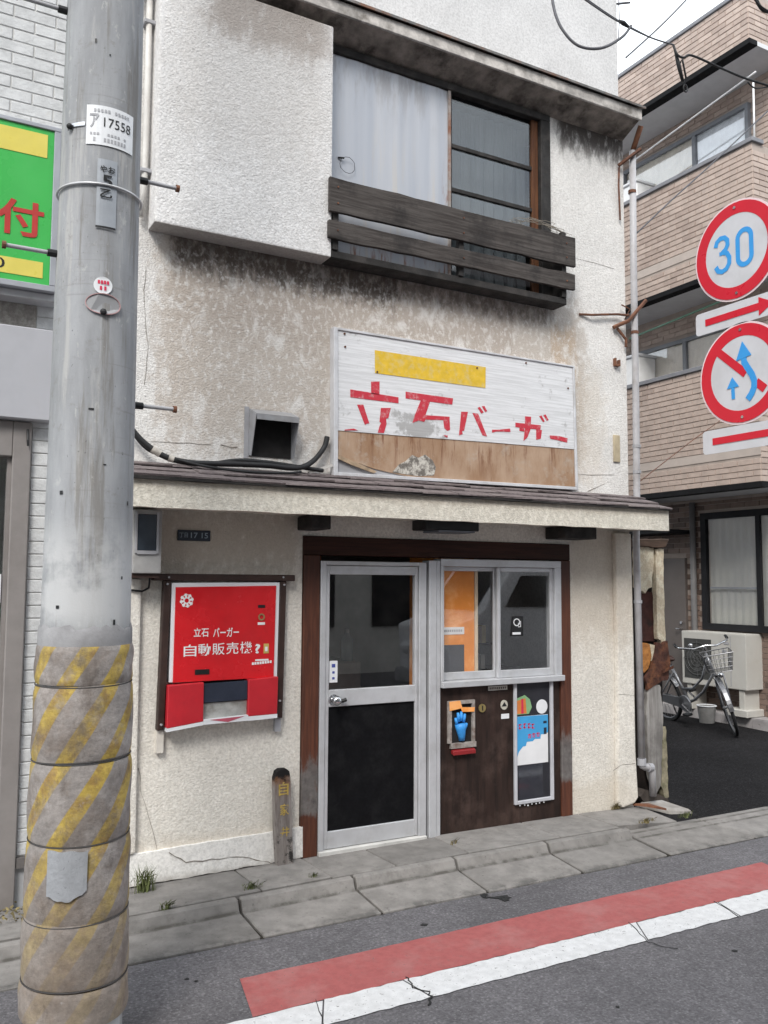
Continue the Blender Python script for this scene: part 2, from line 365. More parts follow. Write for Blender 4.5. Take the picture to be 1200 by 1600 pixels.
def pole_concrete():
    t = NT('pole_concrete'); X, Y, Z = t.xyz()[0:3]
    c = t.val(t.rgb((.310, .316, .328)), t.rng(t.noise(3.2, 7, .62, (2.5, 2.5, .55)), .3, .7, .82, 1.16))
    c = t.mix(t.m('MULTIPLY', t.rng(t.noise(4, 8, .7, (3.0, 3.0, .28)), .52, .66), .62), c, (.46, .45, .435))      # pale lime runs
    c = t.mix(t.m('MULTIPLY', t.rng(t.noise(4.4, 8, .72, (3.4, 3.4, .22)), .52, .64), .65), c, (.175, .16, .142))   # brown run marks
    c = t.mix(t.m('MULTIPLY', t.rng(t.noise(16, 7, .75), .56, .70), .45), c, (.20, .19, .175))
    c = t.mix(t.m('MULTIPLY', t.rng(t.noise(26, 6, .7, (1, 1, .5)), .60, .70), .5), c, (.50, .495, .48))
    c = t.mix(t.m('MULTIPLY', t.rng(t.noise(60, 3, .6, (1, 1, .5)), .68, .76), .7), c, (.07, .07, .07))
    rings = t.m('MULTIPLY', t.rng(t.noise(5, 5, .6, (.4, .4, 9)), .60, .70), .35); c = t.mix(rings, c, (.20, .19, .18))
    wh = t.m('MULTIPLY', t.rng(Z, 1.50, 1.66), t.rng(Z, 1.80, 2.05, 1, 0)); c = t.mix(t.m('MULTIPLY', t.m('MULTIPLY', wh, t.rng(t.noise(4, 6, .65), .35, .55)), .75), c, (.55, .55, .55))
    t.bump(t.m('ADD', t.noise(90, 5, .7), t.noise(12, 5, .6)), .22, .005); return t.done(c, .85, 0, .25)
m_poleconc = pole_concrete()
POLE = Vector((.653, -1.42, 0))
def wrap_mat():
    t = NT('pole_guard_stripes'); X, Y, Z = t.xyz()[0:3]
    th = t.m('ARCTAN2', t.m('SUBTRACT', X, POLE.x), t.m('SUBTRACT', POLE.y, Y))
    wob = t.m('MULTIPLY', t.m('SUBTRACT', t.noise(5, 3, .5), .5), .10)
    s = t.m('ADD', t.m('ADD', t.m('MULTIPLY', th, 7/(2*math.pi)), t.m('MULTIPLY', Z, -3.9)), wob)
    fr = t.m('FRACT', t.m('ADD', t.m('ADD', s, 20.0), t.m('MULTIPLY', t.objrnd(), .25)))
    yel = t.m('MULTIPLY', t.rng(fr, .02, .055), t.rng(fr, .42, .455, 1, 0))
    worn = t.rng(t.noise(11, 7, .72), .70, .50, .45, 1)
    low = t.rng(Z, .2, .85, .35, 1)
    g = t.val(t.rgb((.30, .272, .255)), t.rng(t.noise(5, 6, .6), .3, .7, .8, 1.15))
    y = t.mix(t.rng(t.noise(13, 6, .65), .45, .65), (.46, .33, .075), (.31, .20, .065))
    c = t.mix(t.m('MULTIPLY', t.m('MULTIPLY', yel, worn), low), g, y)
    c = t.mix(t.m('MULTIPLY', t.rng(t.noise(4.5, 7, .68, (1, 1, .9)), .46, .68), .62), c, (.135, .10, .078))
    c = t.mix(t.m('MULTIPLY', t.rng(t.noise(16, 7, .7), .52, .68), .5), c, (.20, .16, .13))
    mud = t.rng(Z, .85, .2); c = t.mix(t.m('MULTIPLY', mud, .50), c, (.225, .175, .135))
    c = t.mix(t.m('MULTIPLY', t.rng(t.noise(26, 5, .7), .66, .74), .4), c, (.5, .48, .46))
    c = t.val(c, t.rng(t.noise(38, 6, .75), .3, .7, .82, 1.14)); c = t.mix(t.m('MULTIPLY', t.rng(t.noise(9, 8, .78, (1, 1, .45)), .52, .66), .5), c, (.10, .08, .065))
    t.bump(t.noise(14, 6, .65, (1, 1, 1.4)), .35, .018); return t.done(c, .55, 0, .35)
m_wrap = wrap_mat()
m_wrapseam = M('guard_seam', (.055, .05, .048), .7, .3)
m_silver = M('duct_tape', (.42, .43, .45), .35, .1, 30, metal=.3, bump=.3, bscale=60)
def asphalt(name, c0=.052, fine=1.0):
    t = NT(name)
    v = t.node('ShaderNodeTexVoronoi'); t.put(v, 'Vector', t.pos); v.inputs['Scale'].default_value = 125
    sp = t.rng(t.xyz(v.outputs['Color'])[0], .84, .99)
    c = t.val(t.rgb((c0*1.02, c0*.972, c0*1.03)), t.rng(t.noise(60, 5, .7), .25, .75, .62, 1.42))
    c = t.mix(t.m('MULTIPLY', sp, .40), c, (.27, .262, .268) if c0 > .05 else (.07, .07, .075)); c = t.val(c, t.rng(t.noise(14, 5, .65), .3, .7, .86, 1.12))
    c = t.val(c, t.rng(t.noise(1.1, 6, .6), .3, .7, .84, 1.16))
    c = t.mix(t.m('MULTIPLY', t.rng(t.noise(4.2, 6, .7), .62, .74), .4), c, (.025, .024, .024))
    t.bump(t.noise(130, 4, .7), .55, .008); return t.done(c, .92, 0, .3 if c0 > .05 else .08)
m_asph = asphalt('road_asphalt', .108)
m_asph2 = asphalt('parking_asphalt', .013)
def roadpaint(name, col, bare=(.10, .098, .098), wear=.62):
    t = NT(name); c = t.val(t.rgb(col), t.rng(t.noise(24, 6, .65), .3, .7, .88, 1.08))
    c = t.mix(t.m('MULTIPLY', t.rng(t.noise(3.5, 6, .65), .45, .66), .12), c, (.5, .42, .4) if col[0] > col[1]*1.5 else (.44, .43, .42))
    wr = t.m('MAXIMUM', t.rng(t.noise(48, 6, .75), wear, wear+.06), t.rng(t.noise(7, 8, .75), wear+.06, wear+.10))
    c = t.mix(wr, c, bare); t.bump(t.noise(120, 4, .7), .4, .006); return t.done(c, .75, 0, .3)
m_rdred = roadpaint('red_road_paint', (.33, .095, .092), (.17, .105, .10), .605)
m_rdwhite = roadpaint('white_road_paint', (.60, .60, .605), (.17, .165, .165), .59)

# ================================================================== SETTING
def lerp(a, b, t): return a+(b-a)*t
def zs(X):
    P = [(-3, .07), (.2, .075), (1.2, .085), (2.2, .100), (3.2, .108), (4.4, .100), (9, .09)]
    if X <= P[0][0]: return P[0][1]
    for (a, za), (b, zb) in zip(P, P[1:]):
        if X <= b: return lerp(za, zb, (X-a)/(b-a))
    return P[-1][1]

g = G(); g.quad((-150, -150, 0), (150, -150, 0), (150, 150, 0), (-150, 150, 0))
obj('road', g, m_asph, kind='structure')
# parking lot: a sheet rising gently to the back
g = G(); xs = [4.96, 6, 7.5, 9.0]; ys = [-.36, .6, 2.2, 5, 14]; zz = [.045, .07, .10, .115, .13]
for i in range(3):
    for j in range(4):
        g.quad((xs[i], ys[j], zz[j]), (xs[i+1], ys[j], zz[j]), (xs[i+1], ys[j+1], zz[j+1]), (xs[i], ys[j+1], zz[j+1]))
obj('parking_lot', g, m_asph2, kind='structure')
def lotz(Y):
    for j in range(4):
        if Y <= ys[j+1]: return lerp(zz[j], zz[j+1], max(0, (Y-ys[j])/(ys[j+1]-ys[j])))
    return .13

# pavement of separate concrete pieces on a bed of soil
g = G()
bx = [-8, -3, .2, 1.2, 2.2, 3.2, 4.4]
for a, b in zip(bx, bx[1:]):
    za, zb = zs(a)-.022, zs(b)-.022
    g.quad((a, .02, za), (b, .02, zb), (b, -.43, zb), (a, -.43, za)); g.quad((a, -.43, za), (b, -.43, zb), (b, -.455, .003), (a, -.455, .003)); g.quad((a, -.455, .003), (b, -.455, .003), (b, -.795, .0015), (a, -.795, .0015))
g.quad((4.4, .02, .06), (5.0, .02, .05), (5.0, -.36, .022), (4.4, -.36, .03)); g.quad((4.4, -.36, .03), (20, -.36, .022), (20, -.80, .003), (4.4, -.80, .003))
pave = obj('pavement', g, m_curbmoss, kind='structure')
rj = lambda a: random.uniform(-a, a)
joints = [-4.5, -3.8, -3.15, -2.45, -1.78, -1.1, -.42, .27, .96, 1.65, 2.33, 3.01, 3.72, 4.44]
for a, b in zip(joints, joints[1:]):                    # L-shaped gutter blocks
    e = .009; a0, b0 = a+e+rj(.003), b-e+rj(.003); dz = rj(.006); sk = .015
    prof = lambda X: [(-.425+rj(.002), zs(X)+dz), (-.470, zs(X)-.004+dz), (-.496, zs(X)-.056+dz), (-.506, zs(X)-.060+dz), (-.797+rj(.006), .014+dz*.5), (-.797, -.05), (-.425, -.05)]
    A, B = prof(a0), prof(b0); n = len(A); gg = G()
    vs = [(a0+sk*(-.4-y)*.6, y, z) for y, z in A]+[(b0+sk*(-.4-y)*.6, y, z) for y, z in B]
    gg.add(vs, [tuple(range(n)), tuple(range(2*n-1, n-1, -1))]+[(i, n+i, n+(i+1) % n, (i+1) % n) for i in range(n)])
    obj('gutter_block', gg, m_slab, pave, bevel=.006)
sj = [-4, -3.1, -2.2, -1.3, -.4, .3, 1.0, 1.78, 2.2, 2.62, 3.13, 3.86, 4.38, 4.98]
for a, b in zip(sj, sj[1:]):                            # narrow slabs along the house walls
    gg = G(); e = .004; dz = rj(.003); yo = -.404 if b < 4.4 else -.36
    za, zb = zs(a)+dz, zs(b)+dz; d = 0 if b < 4.9 else -.045
    gg.hexa([(a+e, -.005, -.05), (b-e, -.005, -.05), (b-e+.02, yo, -.05), (a+e+.02, yo, -.05)], [(a+e, -.005, za), (b-e, -.005, zb+d*.3), (b-e+.02, yo, zb+d), (a+e+.02, yo, za)])
    obj('paving_slab', gg, m_slab, pave, bevel=.005)
dj = [4.455, 5.18, 5.95, 6.75, 7.6, 8.5, 9.6]
for a, b in zip(dj, dj[1:]):                            # dropped kerb of the drive
    gg = G(); e = .006; dz = rj(.003)
    k0 = .004 if a < 4.5 else .10
    gg.hexa([(a+e, -.368, -.05), (b-e, -.368, -.05), (b-e+.10, -.798, -.05), (a+e+k0, -.798, -.05)], [(a+e, -.368, .052+dz), (b-e, -.368, .052+dz), (b-e+.10, -.798, .012+dz), (a+e+k0, -.798, .012+dz)])
    obj('paving_slab', gg, m_slab, pave, bevel=.006)
# painted markings
g = G(); N = 60
def strip(x0, x1, y0, y1, z, n=60, jit=.004, skew=0.0):
    gg = G(); top = []; bot = []
    for i in range(n+1):
        x = lerp(x0, x1, i/n); top.append((x+skew, y1+rj(jit), z)); bot.append((x, y0+rj(jit), z))
    for i in range(n): gg.quad(bot[i], bot[i+1], top[i+1], top[i])
    return gg
obj('red_road_marking', strip(1.335, 4.80, -1.515, -1.165, .004, 60, .003, .07), m_rdred, kind='structure')
cuts = [-14, -6, -1, 1.60, 2.05, 3.38, 4.02, 6.6, 12, 30]; skews = {1.60: .05, 2.05: -.015, 3.38: .06, 4.02: .03}
wl_root = obj('white_road_line', strip(-14, -6.0, -1.705, -1.52, .0045, 12, .003), m_rdwhite, kind='structure')
for a, b in zip(cuts[1:], cuts[2:]):
    gg = strip(a+.004, b-.004, -1.712, -1.519, .0045, max(6, int((b-a)*24)), .005); sk0 = skews.get(a, 0); sk1 = skews.get(b, 0)
    for v in gg.v:                                     # crooked break lines between the painted pieces
        t_ = (v.x-a)/(b-a); k_ = (v.y+1.615)/.1; v.x += lerp(sk0, sk1, t_)*k_
    obj('line_piece', gg, m_rdwhite, wl_root)
# road cracks through the white line (dark seams in the paint) and small tar spots
m_tar = M('tar_seam', (.018, .018, .018), .8, .3)
FG = lambda u, v, d: (u, v, d)
def roadcrack(pts, w_, z=.0035):
    r = [pts[0]]
    for a, b in zip(pts, pts[1:]):
        for k in (.2, .4, .6, .8, 1): r.append((lerp(a[0], b[0], k)+rj(.012), lerp(a[1], b[1], k)+rj(.012)))
    return obj('road_crack', G().ribbon(r, [w_*random.uniform(.25, 1.2) for _ in r], FG, z, z+.0022), m_tar, bpy.data.objects['road'])
WLOC[bpy.data.objects['road']] = bpy.data.objects['road'].location.copy()
roadcrack([(2.06, -1.50), (2.03, -1.60), (2.08, -1.68), (2.02, -1.76)], .010, .0046)
roadcrack([(1.62, -1.50), (1.56, -1.75), (1.58, -2.0)], .0045, .0046); roadcrack([(3.40, -1.5), (3.30, -1.74), (3.36, -1.86)], .004, .0046); roadcrack([(4.04, -1.5), (3.98, -1.72)], .005, .0046)
roadcrack([(2.98, -.80), (2.95, -.86), (3.06, -.90), (3.02, -.95)], .030)
for (x, y, r_) in ((2.45, -1.02, .022), (3.05, -.9, .05), (1.2, -1.05, .012), (1.23, -1.09, .010), (3.6, -2.0, .018), (2.7, -2.15, .012), (3.72, -.68, .0)):
    if r_: obj('tar_spot', G().prism([(x+r_*random.uniform(.6, 1.2)*math.cos(k*.7), y+r_*random.uniform(.5, 1)*math.sin(k*.7)) for k in range(9)], FG, .0028, .0036), m_tar, bpy.data.objects['road'])

# ================================================================== BURGER SHOP
shop = thing('shop_building', 'two-storey white plaster burger shop with brown canopy and rusty balcony', 'shop', (3.03, 0, .09))
XL, XR = 1.12, 4.93
def wallpieces(cells, y0=0.0, y1=.14):
    gg = G()
    for x0, x1, z0, z1 in cells: gg.box(x0, x1, y0, y1, z0, z1)
    return gg
obj('lower_wall', wallpieces([(XL, 2.19, 0, 2.40), (4.325, XR, 0, 2.40), (2.19, 4.325, 2.045, 2.40)]), m_lower, shop)
up = [(XL, 2.33, 2.40, 5.6), (4.185, XR, 2.40, 5.6), (2.33, 4.185, 2.40, 3.79), (2.33, 4.185, 5.285, 5.6)]
obj('upper_wall', wallpieces(up), m_upper, shop)
obj('top_wall', G().box(XL, XR-.01, .03, .17, 5.6, 9.2), m_top, shop)
# sides, back and roof that close the body
gg = G(); gg.box(XL, XL+.1, .17, 7, 0, 9.2); gg.box(XR-.1, XR, .17, 7, 0, 9.15); gg.box(XL+.1, XR-.1, 6.9, 7, 0, 9.2); gg.box(XL+.1, XR-.1, .17, 6.9, 9.1, 9.2)
obj('side_wall', gg, m_top, shop)
gg = G(); gg.quad((XL+.11, .145, .11), (XR-.11, .145, .11), (XR-.11, 2.6, .11), (XL+.11, 2.6, .11)); gg.quad((XL+.11, 2.6, .1), (XR-.11, 2.6, .1), (XR-.11, 2.6, 2.5), (XL+.11, 2.6, 2.5))
gg.quad((XL+.11, .145, 2.5), (XR-.11, .145, 2.5), (XR-.11, 2.6, 2.5), (XL+.11, 2.6, 2.5))
obj('ground_room', gg, m_room, shop)
gg = G(); gg.quad((2.0, 2.2, 3.2), (4.7, 2.2, 3.2), (4.7, 2.2, 5.6), (2.0, 2.2, 5.6)); gg.quad((2.0, .15, 5.6), (4.7, .15, 5.6), (4.7, 2.2, 5.6), (2.0, 2.2, 5.6)); gg.quad((2.0, .15, 3.2), (4.7, .15, 3.2), (4.7, 2.2, 3.2), (2.0, 2.2, 3.2))
obj('upper_room', gg, m_room, shop)

# --- mortar skirting at the foot of the left wall, ragged lower edge
gg = G(); n = 26; bot = []; top = []
for i in range(n+1):
    x = lerp(XL, 2.205, i/n); top.append((x, .262+.02*(x-1.1)+rj(.003))); bot.append((x, zs(x)+.004+abs(rj(.010))))
for i in range(n):
    gg.add([FR(*bot[i], -.028), FR(*bot[i+1], -.028), FR(*top[i+1], -.022), FR(*top[i], -.022), FR(*top[i+1], 0), FR(*top[i], 0), FR(*bot[i+1], 0), FR(*bot[i], 0)],
           [(0, 1, 2, 3), (3, 2, 4, 5), (0, 7, 6, 1)]+([(1, 6, 4, 2)] if i == n-1 else [])+([(0, 3, 5, 7)] if i == 0 else []))
obj('skirting', gg, m_base, shop)
# --- cracks
def crack(pts, Y, w=.006, px=True):
    q = []
    for i, p in enumerate(pts):
        P = onY(p[0], p[1], Y); q.append((P.x, P.z))
    r = [q[0]]
    for a, b in zip(q, q[1:]):
        for k in (.33, .66, 1): r.append((lerp(a[0], b[0], k)+rj(.005), lerp(a[1], b[1], k)+rj(.005)))
    gg = G(); gg.ribbon(r, [w*random.uniform(.15, .95) for _ in r], FR, Y-.0012, Y)
    obj('crack', gg, m_crack, shop)
crack([(216, 1200), (222, 1240), (236, 1290), (248, 1338)], -.001, .005)
crack([(264, 1332), (290, 1347), (330, 1343), (370, 1338), (400, 1343), (428, 1350)], -.0275, .006)
crack([(228, 420), (224, 470), (232, 540), (226, 600)], -.001, .004)
crack([(235, 690), (275, 692), (330, 694)], -.001, .005); crack([(345, 695), (372, 700)], -.001, .008)
crack([(905, 741), (960, 742)], -.001, .004); crack([(918, 768), (945, 755)], -.001, .005)
crack([(790, 370), (870, 395), (960, 420)], -.001, .0025)

# --- pilasters
def rough_strip(name, pts, y0, y1, mat, parent, bevel=.012):
    return obj(name, G().prism(pts, FR, y0, y1), mat, parent, bevel=bevel, seg=2)
rough_strip('pilaster', [(1.125, .255), (1.205, .275), (1.200, .9), (1.197, 1.77), (1.125, 1.77)], -.035, -.0005, m_lower, shop)
rough_strip('pilaster', [(4.735, .125), (4.78, .105), (4.90, .125), (4.935, .16), (4.915, .5), (4.915, 1.2), (4.905, 2.14), (4.745, 2.14), (4.755, 1.1)], -.045, -.0005, m_lower, shop)
crack([(958, 1204), (972, 1195), (992, 1192)], -.0455, .006); crack([(966, 1085), (992, 1087)], -.0455, .003)

# --- canopy over the ground floor
can = obj('canopy', G().hexa([(1.02, -.33, 2.165), (4.965, -.33, 2.165), (4.965, -.001, 2.165), (1.02, -.001, 2.165)], [(1.02, -.33, 2.29), (4.965, -.33, 2.29), (4.965, -.001, 2.405), (1.02, -.001, 2.405)]), m_fascia, shop)
gg = G(); n = 44; a = [];
for i in range(n+1):
    x = lerp(1.018, 4.97, i/n); a.append((x, 2.148+rj(.0025), 2.300+.006*math.sin(x*3)+rj(.002)))
for (x0, b0, t0), (x1, b1, t1) in zip(a, a[1:]):
    gg.add([(x0, -.365, b0), (x1, -.365, b1), (x1, -.362, t1), (x0, -.362, t0), (x0, -.3305, b0), (x1, -.3305, b1), (x0, -.3305, t0), (x1, -.3305, t1)], [(0, 1, 2, 3), (0, 4, 5, 1), (3, 2, 7, 6)])
e = a[-1]; gg.quad((e[0], -.365, e[1]), (e[0], -.3305, e[1]), (e[0], -.3305, e[2]), (e[0], -.362, e[2]))
obj('fascia', gg, m_fascia, can)
# shingles in three courses, each a slab of its own
rows = [(-.39, -.215), (-.255, -.085), (-.125, -.002)]
zr = lambda y: 2.432+(y/.38)*.118
for k, (y0, y1) in enumerate(rows):
    x = 1.0-(.15*k % .3)
    while x < 4.98:
        w_ = random.uniform(.27, .33); x0, x1 = max(x, 1.0), min(x+w_, 4.985)
        if x1-x0 > .03:
            t = .010; d = rj(.0035)+.004*k; d2 = rj(.004)
            z0, z1 = zr(y0)+d, zr(y1)+d
            gg = G().hexa([(x0+.002, y0+rj(.006), z0), (x1-.002, y0+rj(.006), z0+d2), (x1-.002, y1, z1-.012), (x0+.002, y1, z1-.012)],
                          [(x0+.002, y0, z0+t), (x1-.002, y0, z0+t+d2), (x1-.002, y1, z1-.002), (x0+.002, y1, z1-.002)])
            obj('shingle', gg, m_shingle, can)
        x += w_
obj('drip_edge', G().box(1.0, 4.98, -.385, -.364, 2.296, 2.316), m_blackwood, can)
for x0, x1 in ((2.15, 2.28), (4.10, 4.40)): obj('bracket', G().box(x0, x1, -.22, -.003, 2.075, 2.158), m_blackwood, can, bevel=.006)  # left a beam stub; right block is canopy shading built as dark wood
lamp = obj('soffit_lamp', G().box(2.93, 3.34, -.26, -.08, 2.095, 2.160), m_black, can, bevel=.005)
obj('lamp_cover', G().box(3.02, 3.30, -.265, -.075, 2.083, 2.0945), M('frosted_cover', (.14, .15, .17), .4), lamp)

# --- roof eave above the upper window
ev = obj('eave', G().hexa([(.9, -.185, 5.372), (4.925, -.185, 5.372), (4.925, -.001, 5.287), (.9, -.001, 5.287)], [(.9, -.185, 5.47), (4.925, -.185, 5.47), (4.925, -.001, 5.56), (.9, -.001, 5.56)]), m_soffit, shop)
obj('eave_board', G().box(.9, 4.94, -.205, -.1855, 5.368, 5.455), m_eavefascia, ev, bevel=.004)
obj('roof_edge', G().hexa([(.9, -.228, 5.456), (4.96, -.228, 5.456), (4.96, -.002, 5.565), (.9, -.002, 5.565)], [(.9, -.228, 5.474), (4.96, -.228, 5.474), (4.96, -.002, 5.585), (.9, -.002, 5.585)]), m_gutter_rust, ev)

# --- shutter box (tobukuro) beside the upper window
obj('shutter_box', G().box(1.185, 2.29, -.158, -.001, 3.785, 5.30), m_box, shop, bevel=.012, seg=2)

# --- upper window: black frame, sliding steel shutter, glazed sash
win = obj('upper_window', G().box(2.31, 4.165, -.03, .10, 5.225, 5.28).box(4.075, 4.165, -.03, .10, 3.84, 5.2245).box(2.31, 2.335, -.028, .10, 3.84, 5.2245), m_blackwood, shop, bevel=.004)
gg = G(); n = 60                                            # very shallow ribbed sheet
for i in range(n):
    x0, x1 = lerp(2.336, 3.255, i/n), lerp(2.336, 3.255, (i+1)/n); y = lambda k: -.012+.0009*math.sin(k*.9)+.002*math.sin(k*.33)
    gg.quad((x0, y(i), 3.80), (x1, y(i+1), 3.80), (x1, y(i+1), 5.222), (x0, y(i), 5.222))
sh = obj('storm_shutter', gg, m_steel, win, smooth=True)
obj('shutter_edge', G().box(3.255, 3.275, -.022, .012, 3.80, 5.222), M('rusty_shutter_edge', (.33, .30, .28), .7, .25, 9, (.20, .065, .025), .95, 5), sh)
m_sashwood = wood('sash_wood', (.15, .065, .03), (.075, .032, .018), (6, 6, .5), 6, .7)
obj('sash_stile', G().box(4.015, 4.072, .004, .045, 3.84, 5.2245), m_sashwood, win, bevel=.003)
obj('sash_stile', G().box(3.276, 3.30, .006, .045, 3.84, 5.2245), m_blackwood, win)
for z in (4.845, 4.525, 4.20): obj('sash_rail', G().box(3.301, 4.014, .008, .042, z-.013, z+.013), m_blackwood, win)
obj('sash_rail', G().box(3.301, 4.014, .008, .042, 3.84, 3.90), m_blackwood, win)
for z0, z1 in ((3.901, 4.186), (4.214, 4.511), (4.539, 4.831), (4.859, 5.2235)):
    obj('pane', G().box(3.301, 4.014, .021, .025, z0, z1), m_glass_old, win)
m_curt = M('faded_curtain', (.17, .17, .17), .9, .2, 4, st=(6, 6, .2))
gg = G(); n = 26
for i in range(n):
    x0, x1 = lerp(3.28, 4.06, i/n), lerp(3.28, 4.06, (i+1)/n); y = lambda k: .16+.016*math.sin(k*1.9)
    gg.quad((x0, y(i), 3.85), (x1, y(i+1), 3.85), (x1, y(i+1), 5.22), (x0, y(i), 5.22))
obj('curtain', gg, m_curt, win, smooth=True)
# --- balcony: black sill tray, two weathered boards, posts
bal = obj('balcony', G().box(2.295, 4.205, -.148, -.0005, 3.79, 3.838).box(4.17, 4.205, -.147, -.0005, 3.8385, 4.30), m_blackwood, shop, bevel=.004)
def plank(x0, x1, z0, z1, y0, y1, dz=.0):
    gg = G(); n = 16; P = [(lerp(x0, x1, i/n), z0+rj(.004)+dz*i/n) for i in range(n+1)]+[(lerp(x1, x0, i/n), z1+rj(.004)+dz*(1-i/n)) for i in range(n+1)]
    return gg.prism(P, FR, y0, y1)
obj('balcony_board', plank(2.262, 4.262, 4.072, 4.292, -.186, -.160), m_board, bal, bevel=.003)
obj('balcony_board', plank(2.258, 4.255, 3.898, 4.016, -.186, -.160), m_board, bal, bevel=.003)
for x in (2.32, 3.27, 4.175): obj('balcony_post', G().box(x-.02, x+.02, -.1595, -.120, 3.839, 4.27 if x < 4 else 4.33), m_blackwood, bal, bevel=.003)
for x in (2.32, 3.27, 4.175):
    for z in (4.13, 4.235, 3.955): obj('bolt_head', G().cyl((x, -.186, z), (x, -.191, z), .006, n=8), m_rustbrown, bal)
gg = G(); P = [onY(535, 243, -.03)+Vector((0.017*math.cos(t)*1.0, 0, .06*math.sin(t))) for t in [k*.5236 for k in range(12)]]
c0 = onY(543, 258, -.03); gg.tube([c0+Vector((.055*math.cos(k*.4488), rj(.004), .055*math.sin(k*.4488))) for k in range(14)], .0018, 5, True)
gg.tube([onY(528, 246, -.015), onY(538, 247, -.03)], .006, 6)
obj('wire_loop', gg, m_cable, win)
# tangle of old wire on top of the right board
gg = G()
for k in range(9):
    a0 = onY(785+k*3, 352, -.17); pts = []
    for j in range(7): pts.append(Vector((lerp(3.72, 4.2, j/6)+rj(.05), -.15+rj(.03), 4.30+.05*math.sin(j/6*math.pi)+abs(rj(.035)))))
    gg.tube(pts, .0016, 4)
obj('wire_tangle', gg, M('old_wire', (.25, .22, .18), .8, .3), bal)

# --- front opening: red brown posts and head
op = obj('door_surround', G().box(2.19, 4.325, -.012, .12, 1.925, 2.044), wood('surround_head', (.026, .010, .007), (.045, .016, .010), (.5, 9, 9), 6, .6, .25), shop, bevel=.004)
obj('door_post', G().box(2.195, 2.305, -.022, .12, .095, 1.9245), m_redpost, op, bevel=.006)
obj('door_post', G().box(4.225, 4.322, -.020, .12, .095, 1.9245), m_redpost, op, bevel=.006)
# --- aluminium door
door = obj('door', G().box(2.306, 2.342, -.03, .06, .125, 1.89).box(3.020, 3.075, -.03, .06, .125, 1.89).box(2.3425, 3.0195, -.03, .06, 1.865, 1.89), m_alu, shop, bevel=.003)
leaf = obj('door_leaf', G().box(2.345, 2.372, -.018, .02, .128, 1.862).box(2.995, 3.017, -.018, .02, .128, 1.862).box(2.3725, 2.9945, -.018, .02, 1.806, 1.862)
           .box(2.3725, 2.9945, -.018, .02, .985, 1.088).box(2.3725, 2.9945, -.018, .02, .128, .232), m_alu, door, bevel=.003)
obj('door_glass', G().quad((2.372, .002, 1.088), (2.995, .002, 1.088), (2.995, .002, 1.806), (2.372, .002, 1.806)), m_glass, door)
obj('kick_panel', G().box(2.372, 2.995, -.004, .010, .232, .985), m_blackpanel, door)
kn = obj('door_knob', G().cyl((2.402, -.018, 1.030), (2.402, -.060, 1.030), .012, n=14).sphere((2.402, -.075, 1.030), .029, sc=(1, .75, 1)), m_chrome, door, smooth=True)
obj('knob_plate', G().cyl((2.402, -.0185, 1.030), (2.402, -.024, 1.030), .033, n=20), m_chrome, kn)
obj('lock', G().tube([(2.455, -.019, 1.020), (2.455, -.045, 1.022), (2.478, -.050, 1.030)], .012, 8), m_black, door)
stk = obj('door_sticker', G().box(2.381, 2.437, -.0035, -.0005, 1.133, 1.267), m_whiteplas, door)
m_bluetxt = M('blue_print', (.06, .08, .30), .5, .1)
for z, s in ((1.238, .012), (1.196, .008), (1.160, .008)): obj('print_mark', G().box(2.409-s, 2.409+s, -.0045, -.0036, z-s, z+s*.8), m_bluetxt, stk)
obj('threshold', G().box(2.306, 3.075, -.045, .10, .094, .1245), concrete('threshold_concrete', (.50, .49, .47), bump=.15), shop, bevel=.005)
mul = obj('mullion', G().box(3.095, 3.150, -.036, .06, .10, 1.905).box(3.153, 3.188, -.026, .06, .10, 1.905), m_alu, shop, bevel=.004)
obj('mullion_gap', G().box(3.076, 3.0945, -.005, .06, .10, 1.89), m_alu_dark, mul)
# --- sliding window of the shop
sw = obj('shop_window', G().box(3.189, 4.222, -.034, .07, 1.868, 1.918).box(3.189, 3.212, -.034, .07, 1.10, 1.8675).box(4.165, 4.222, -.034, .07, 1.10, 1.8675).box(3.189, 4.232, -.055, .07, 1.060, 1.0995), m_alu, shop, bevel=.003)
def sash(x0, x1, y0, y1, b0=.052):
    s_ = obj('sash', G().box(x0, x0+.026, y0, y1, 1.101, 1.866).box(x1-.030, x1, y0, y1, 1.101, 1.866).box(x0+.0265, x1-.0305, y0, y1, 1.838, 1.866).box(x0+.0265, x1-.0305, y0, y1, 1.101, 1.101+b0), m_alu, sw, bevel=.003)
    ym = (y0+y1)/2; obj('glass', G().quad((x0+.026, ym, 1.101+b0), (x1-.03, ym, 1.101+b0), (x1-.03, ym, 1.838), (x0+.026, ym, 1.838)), m_glass, s_)
    return s_
sash(3.213, 3.69, .022, .045); sR = sash(3.668, 4.164, -.012, .012)
st2 = obj('window_sticker', G().prism([(3.782, 1.385), (3.895, 1.385), (3.895, 1.525), (3.800, 1.525)], FR, -.0045, -.0025), m_black, sw)
gg = G(); gg.ribbon([(3.838+.026*math.cos(k*.5236), 1.482+.024*math.sin(k*.5236)) for k in range(12)], .007, FR, -.0055, -.0046, True); gg.ribbon([(3.85, 1.47), (3.872, 1.49), (3.872, 1.45), (3.85, 1.45)], .006, FR, -.0055, -.0046); gg.box(3.80, 3.872, -.0055, -.0046, 1.396, 1.412)
obj('sticker_print', gg, m_whiteplas, st2)
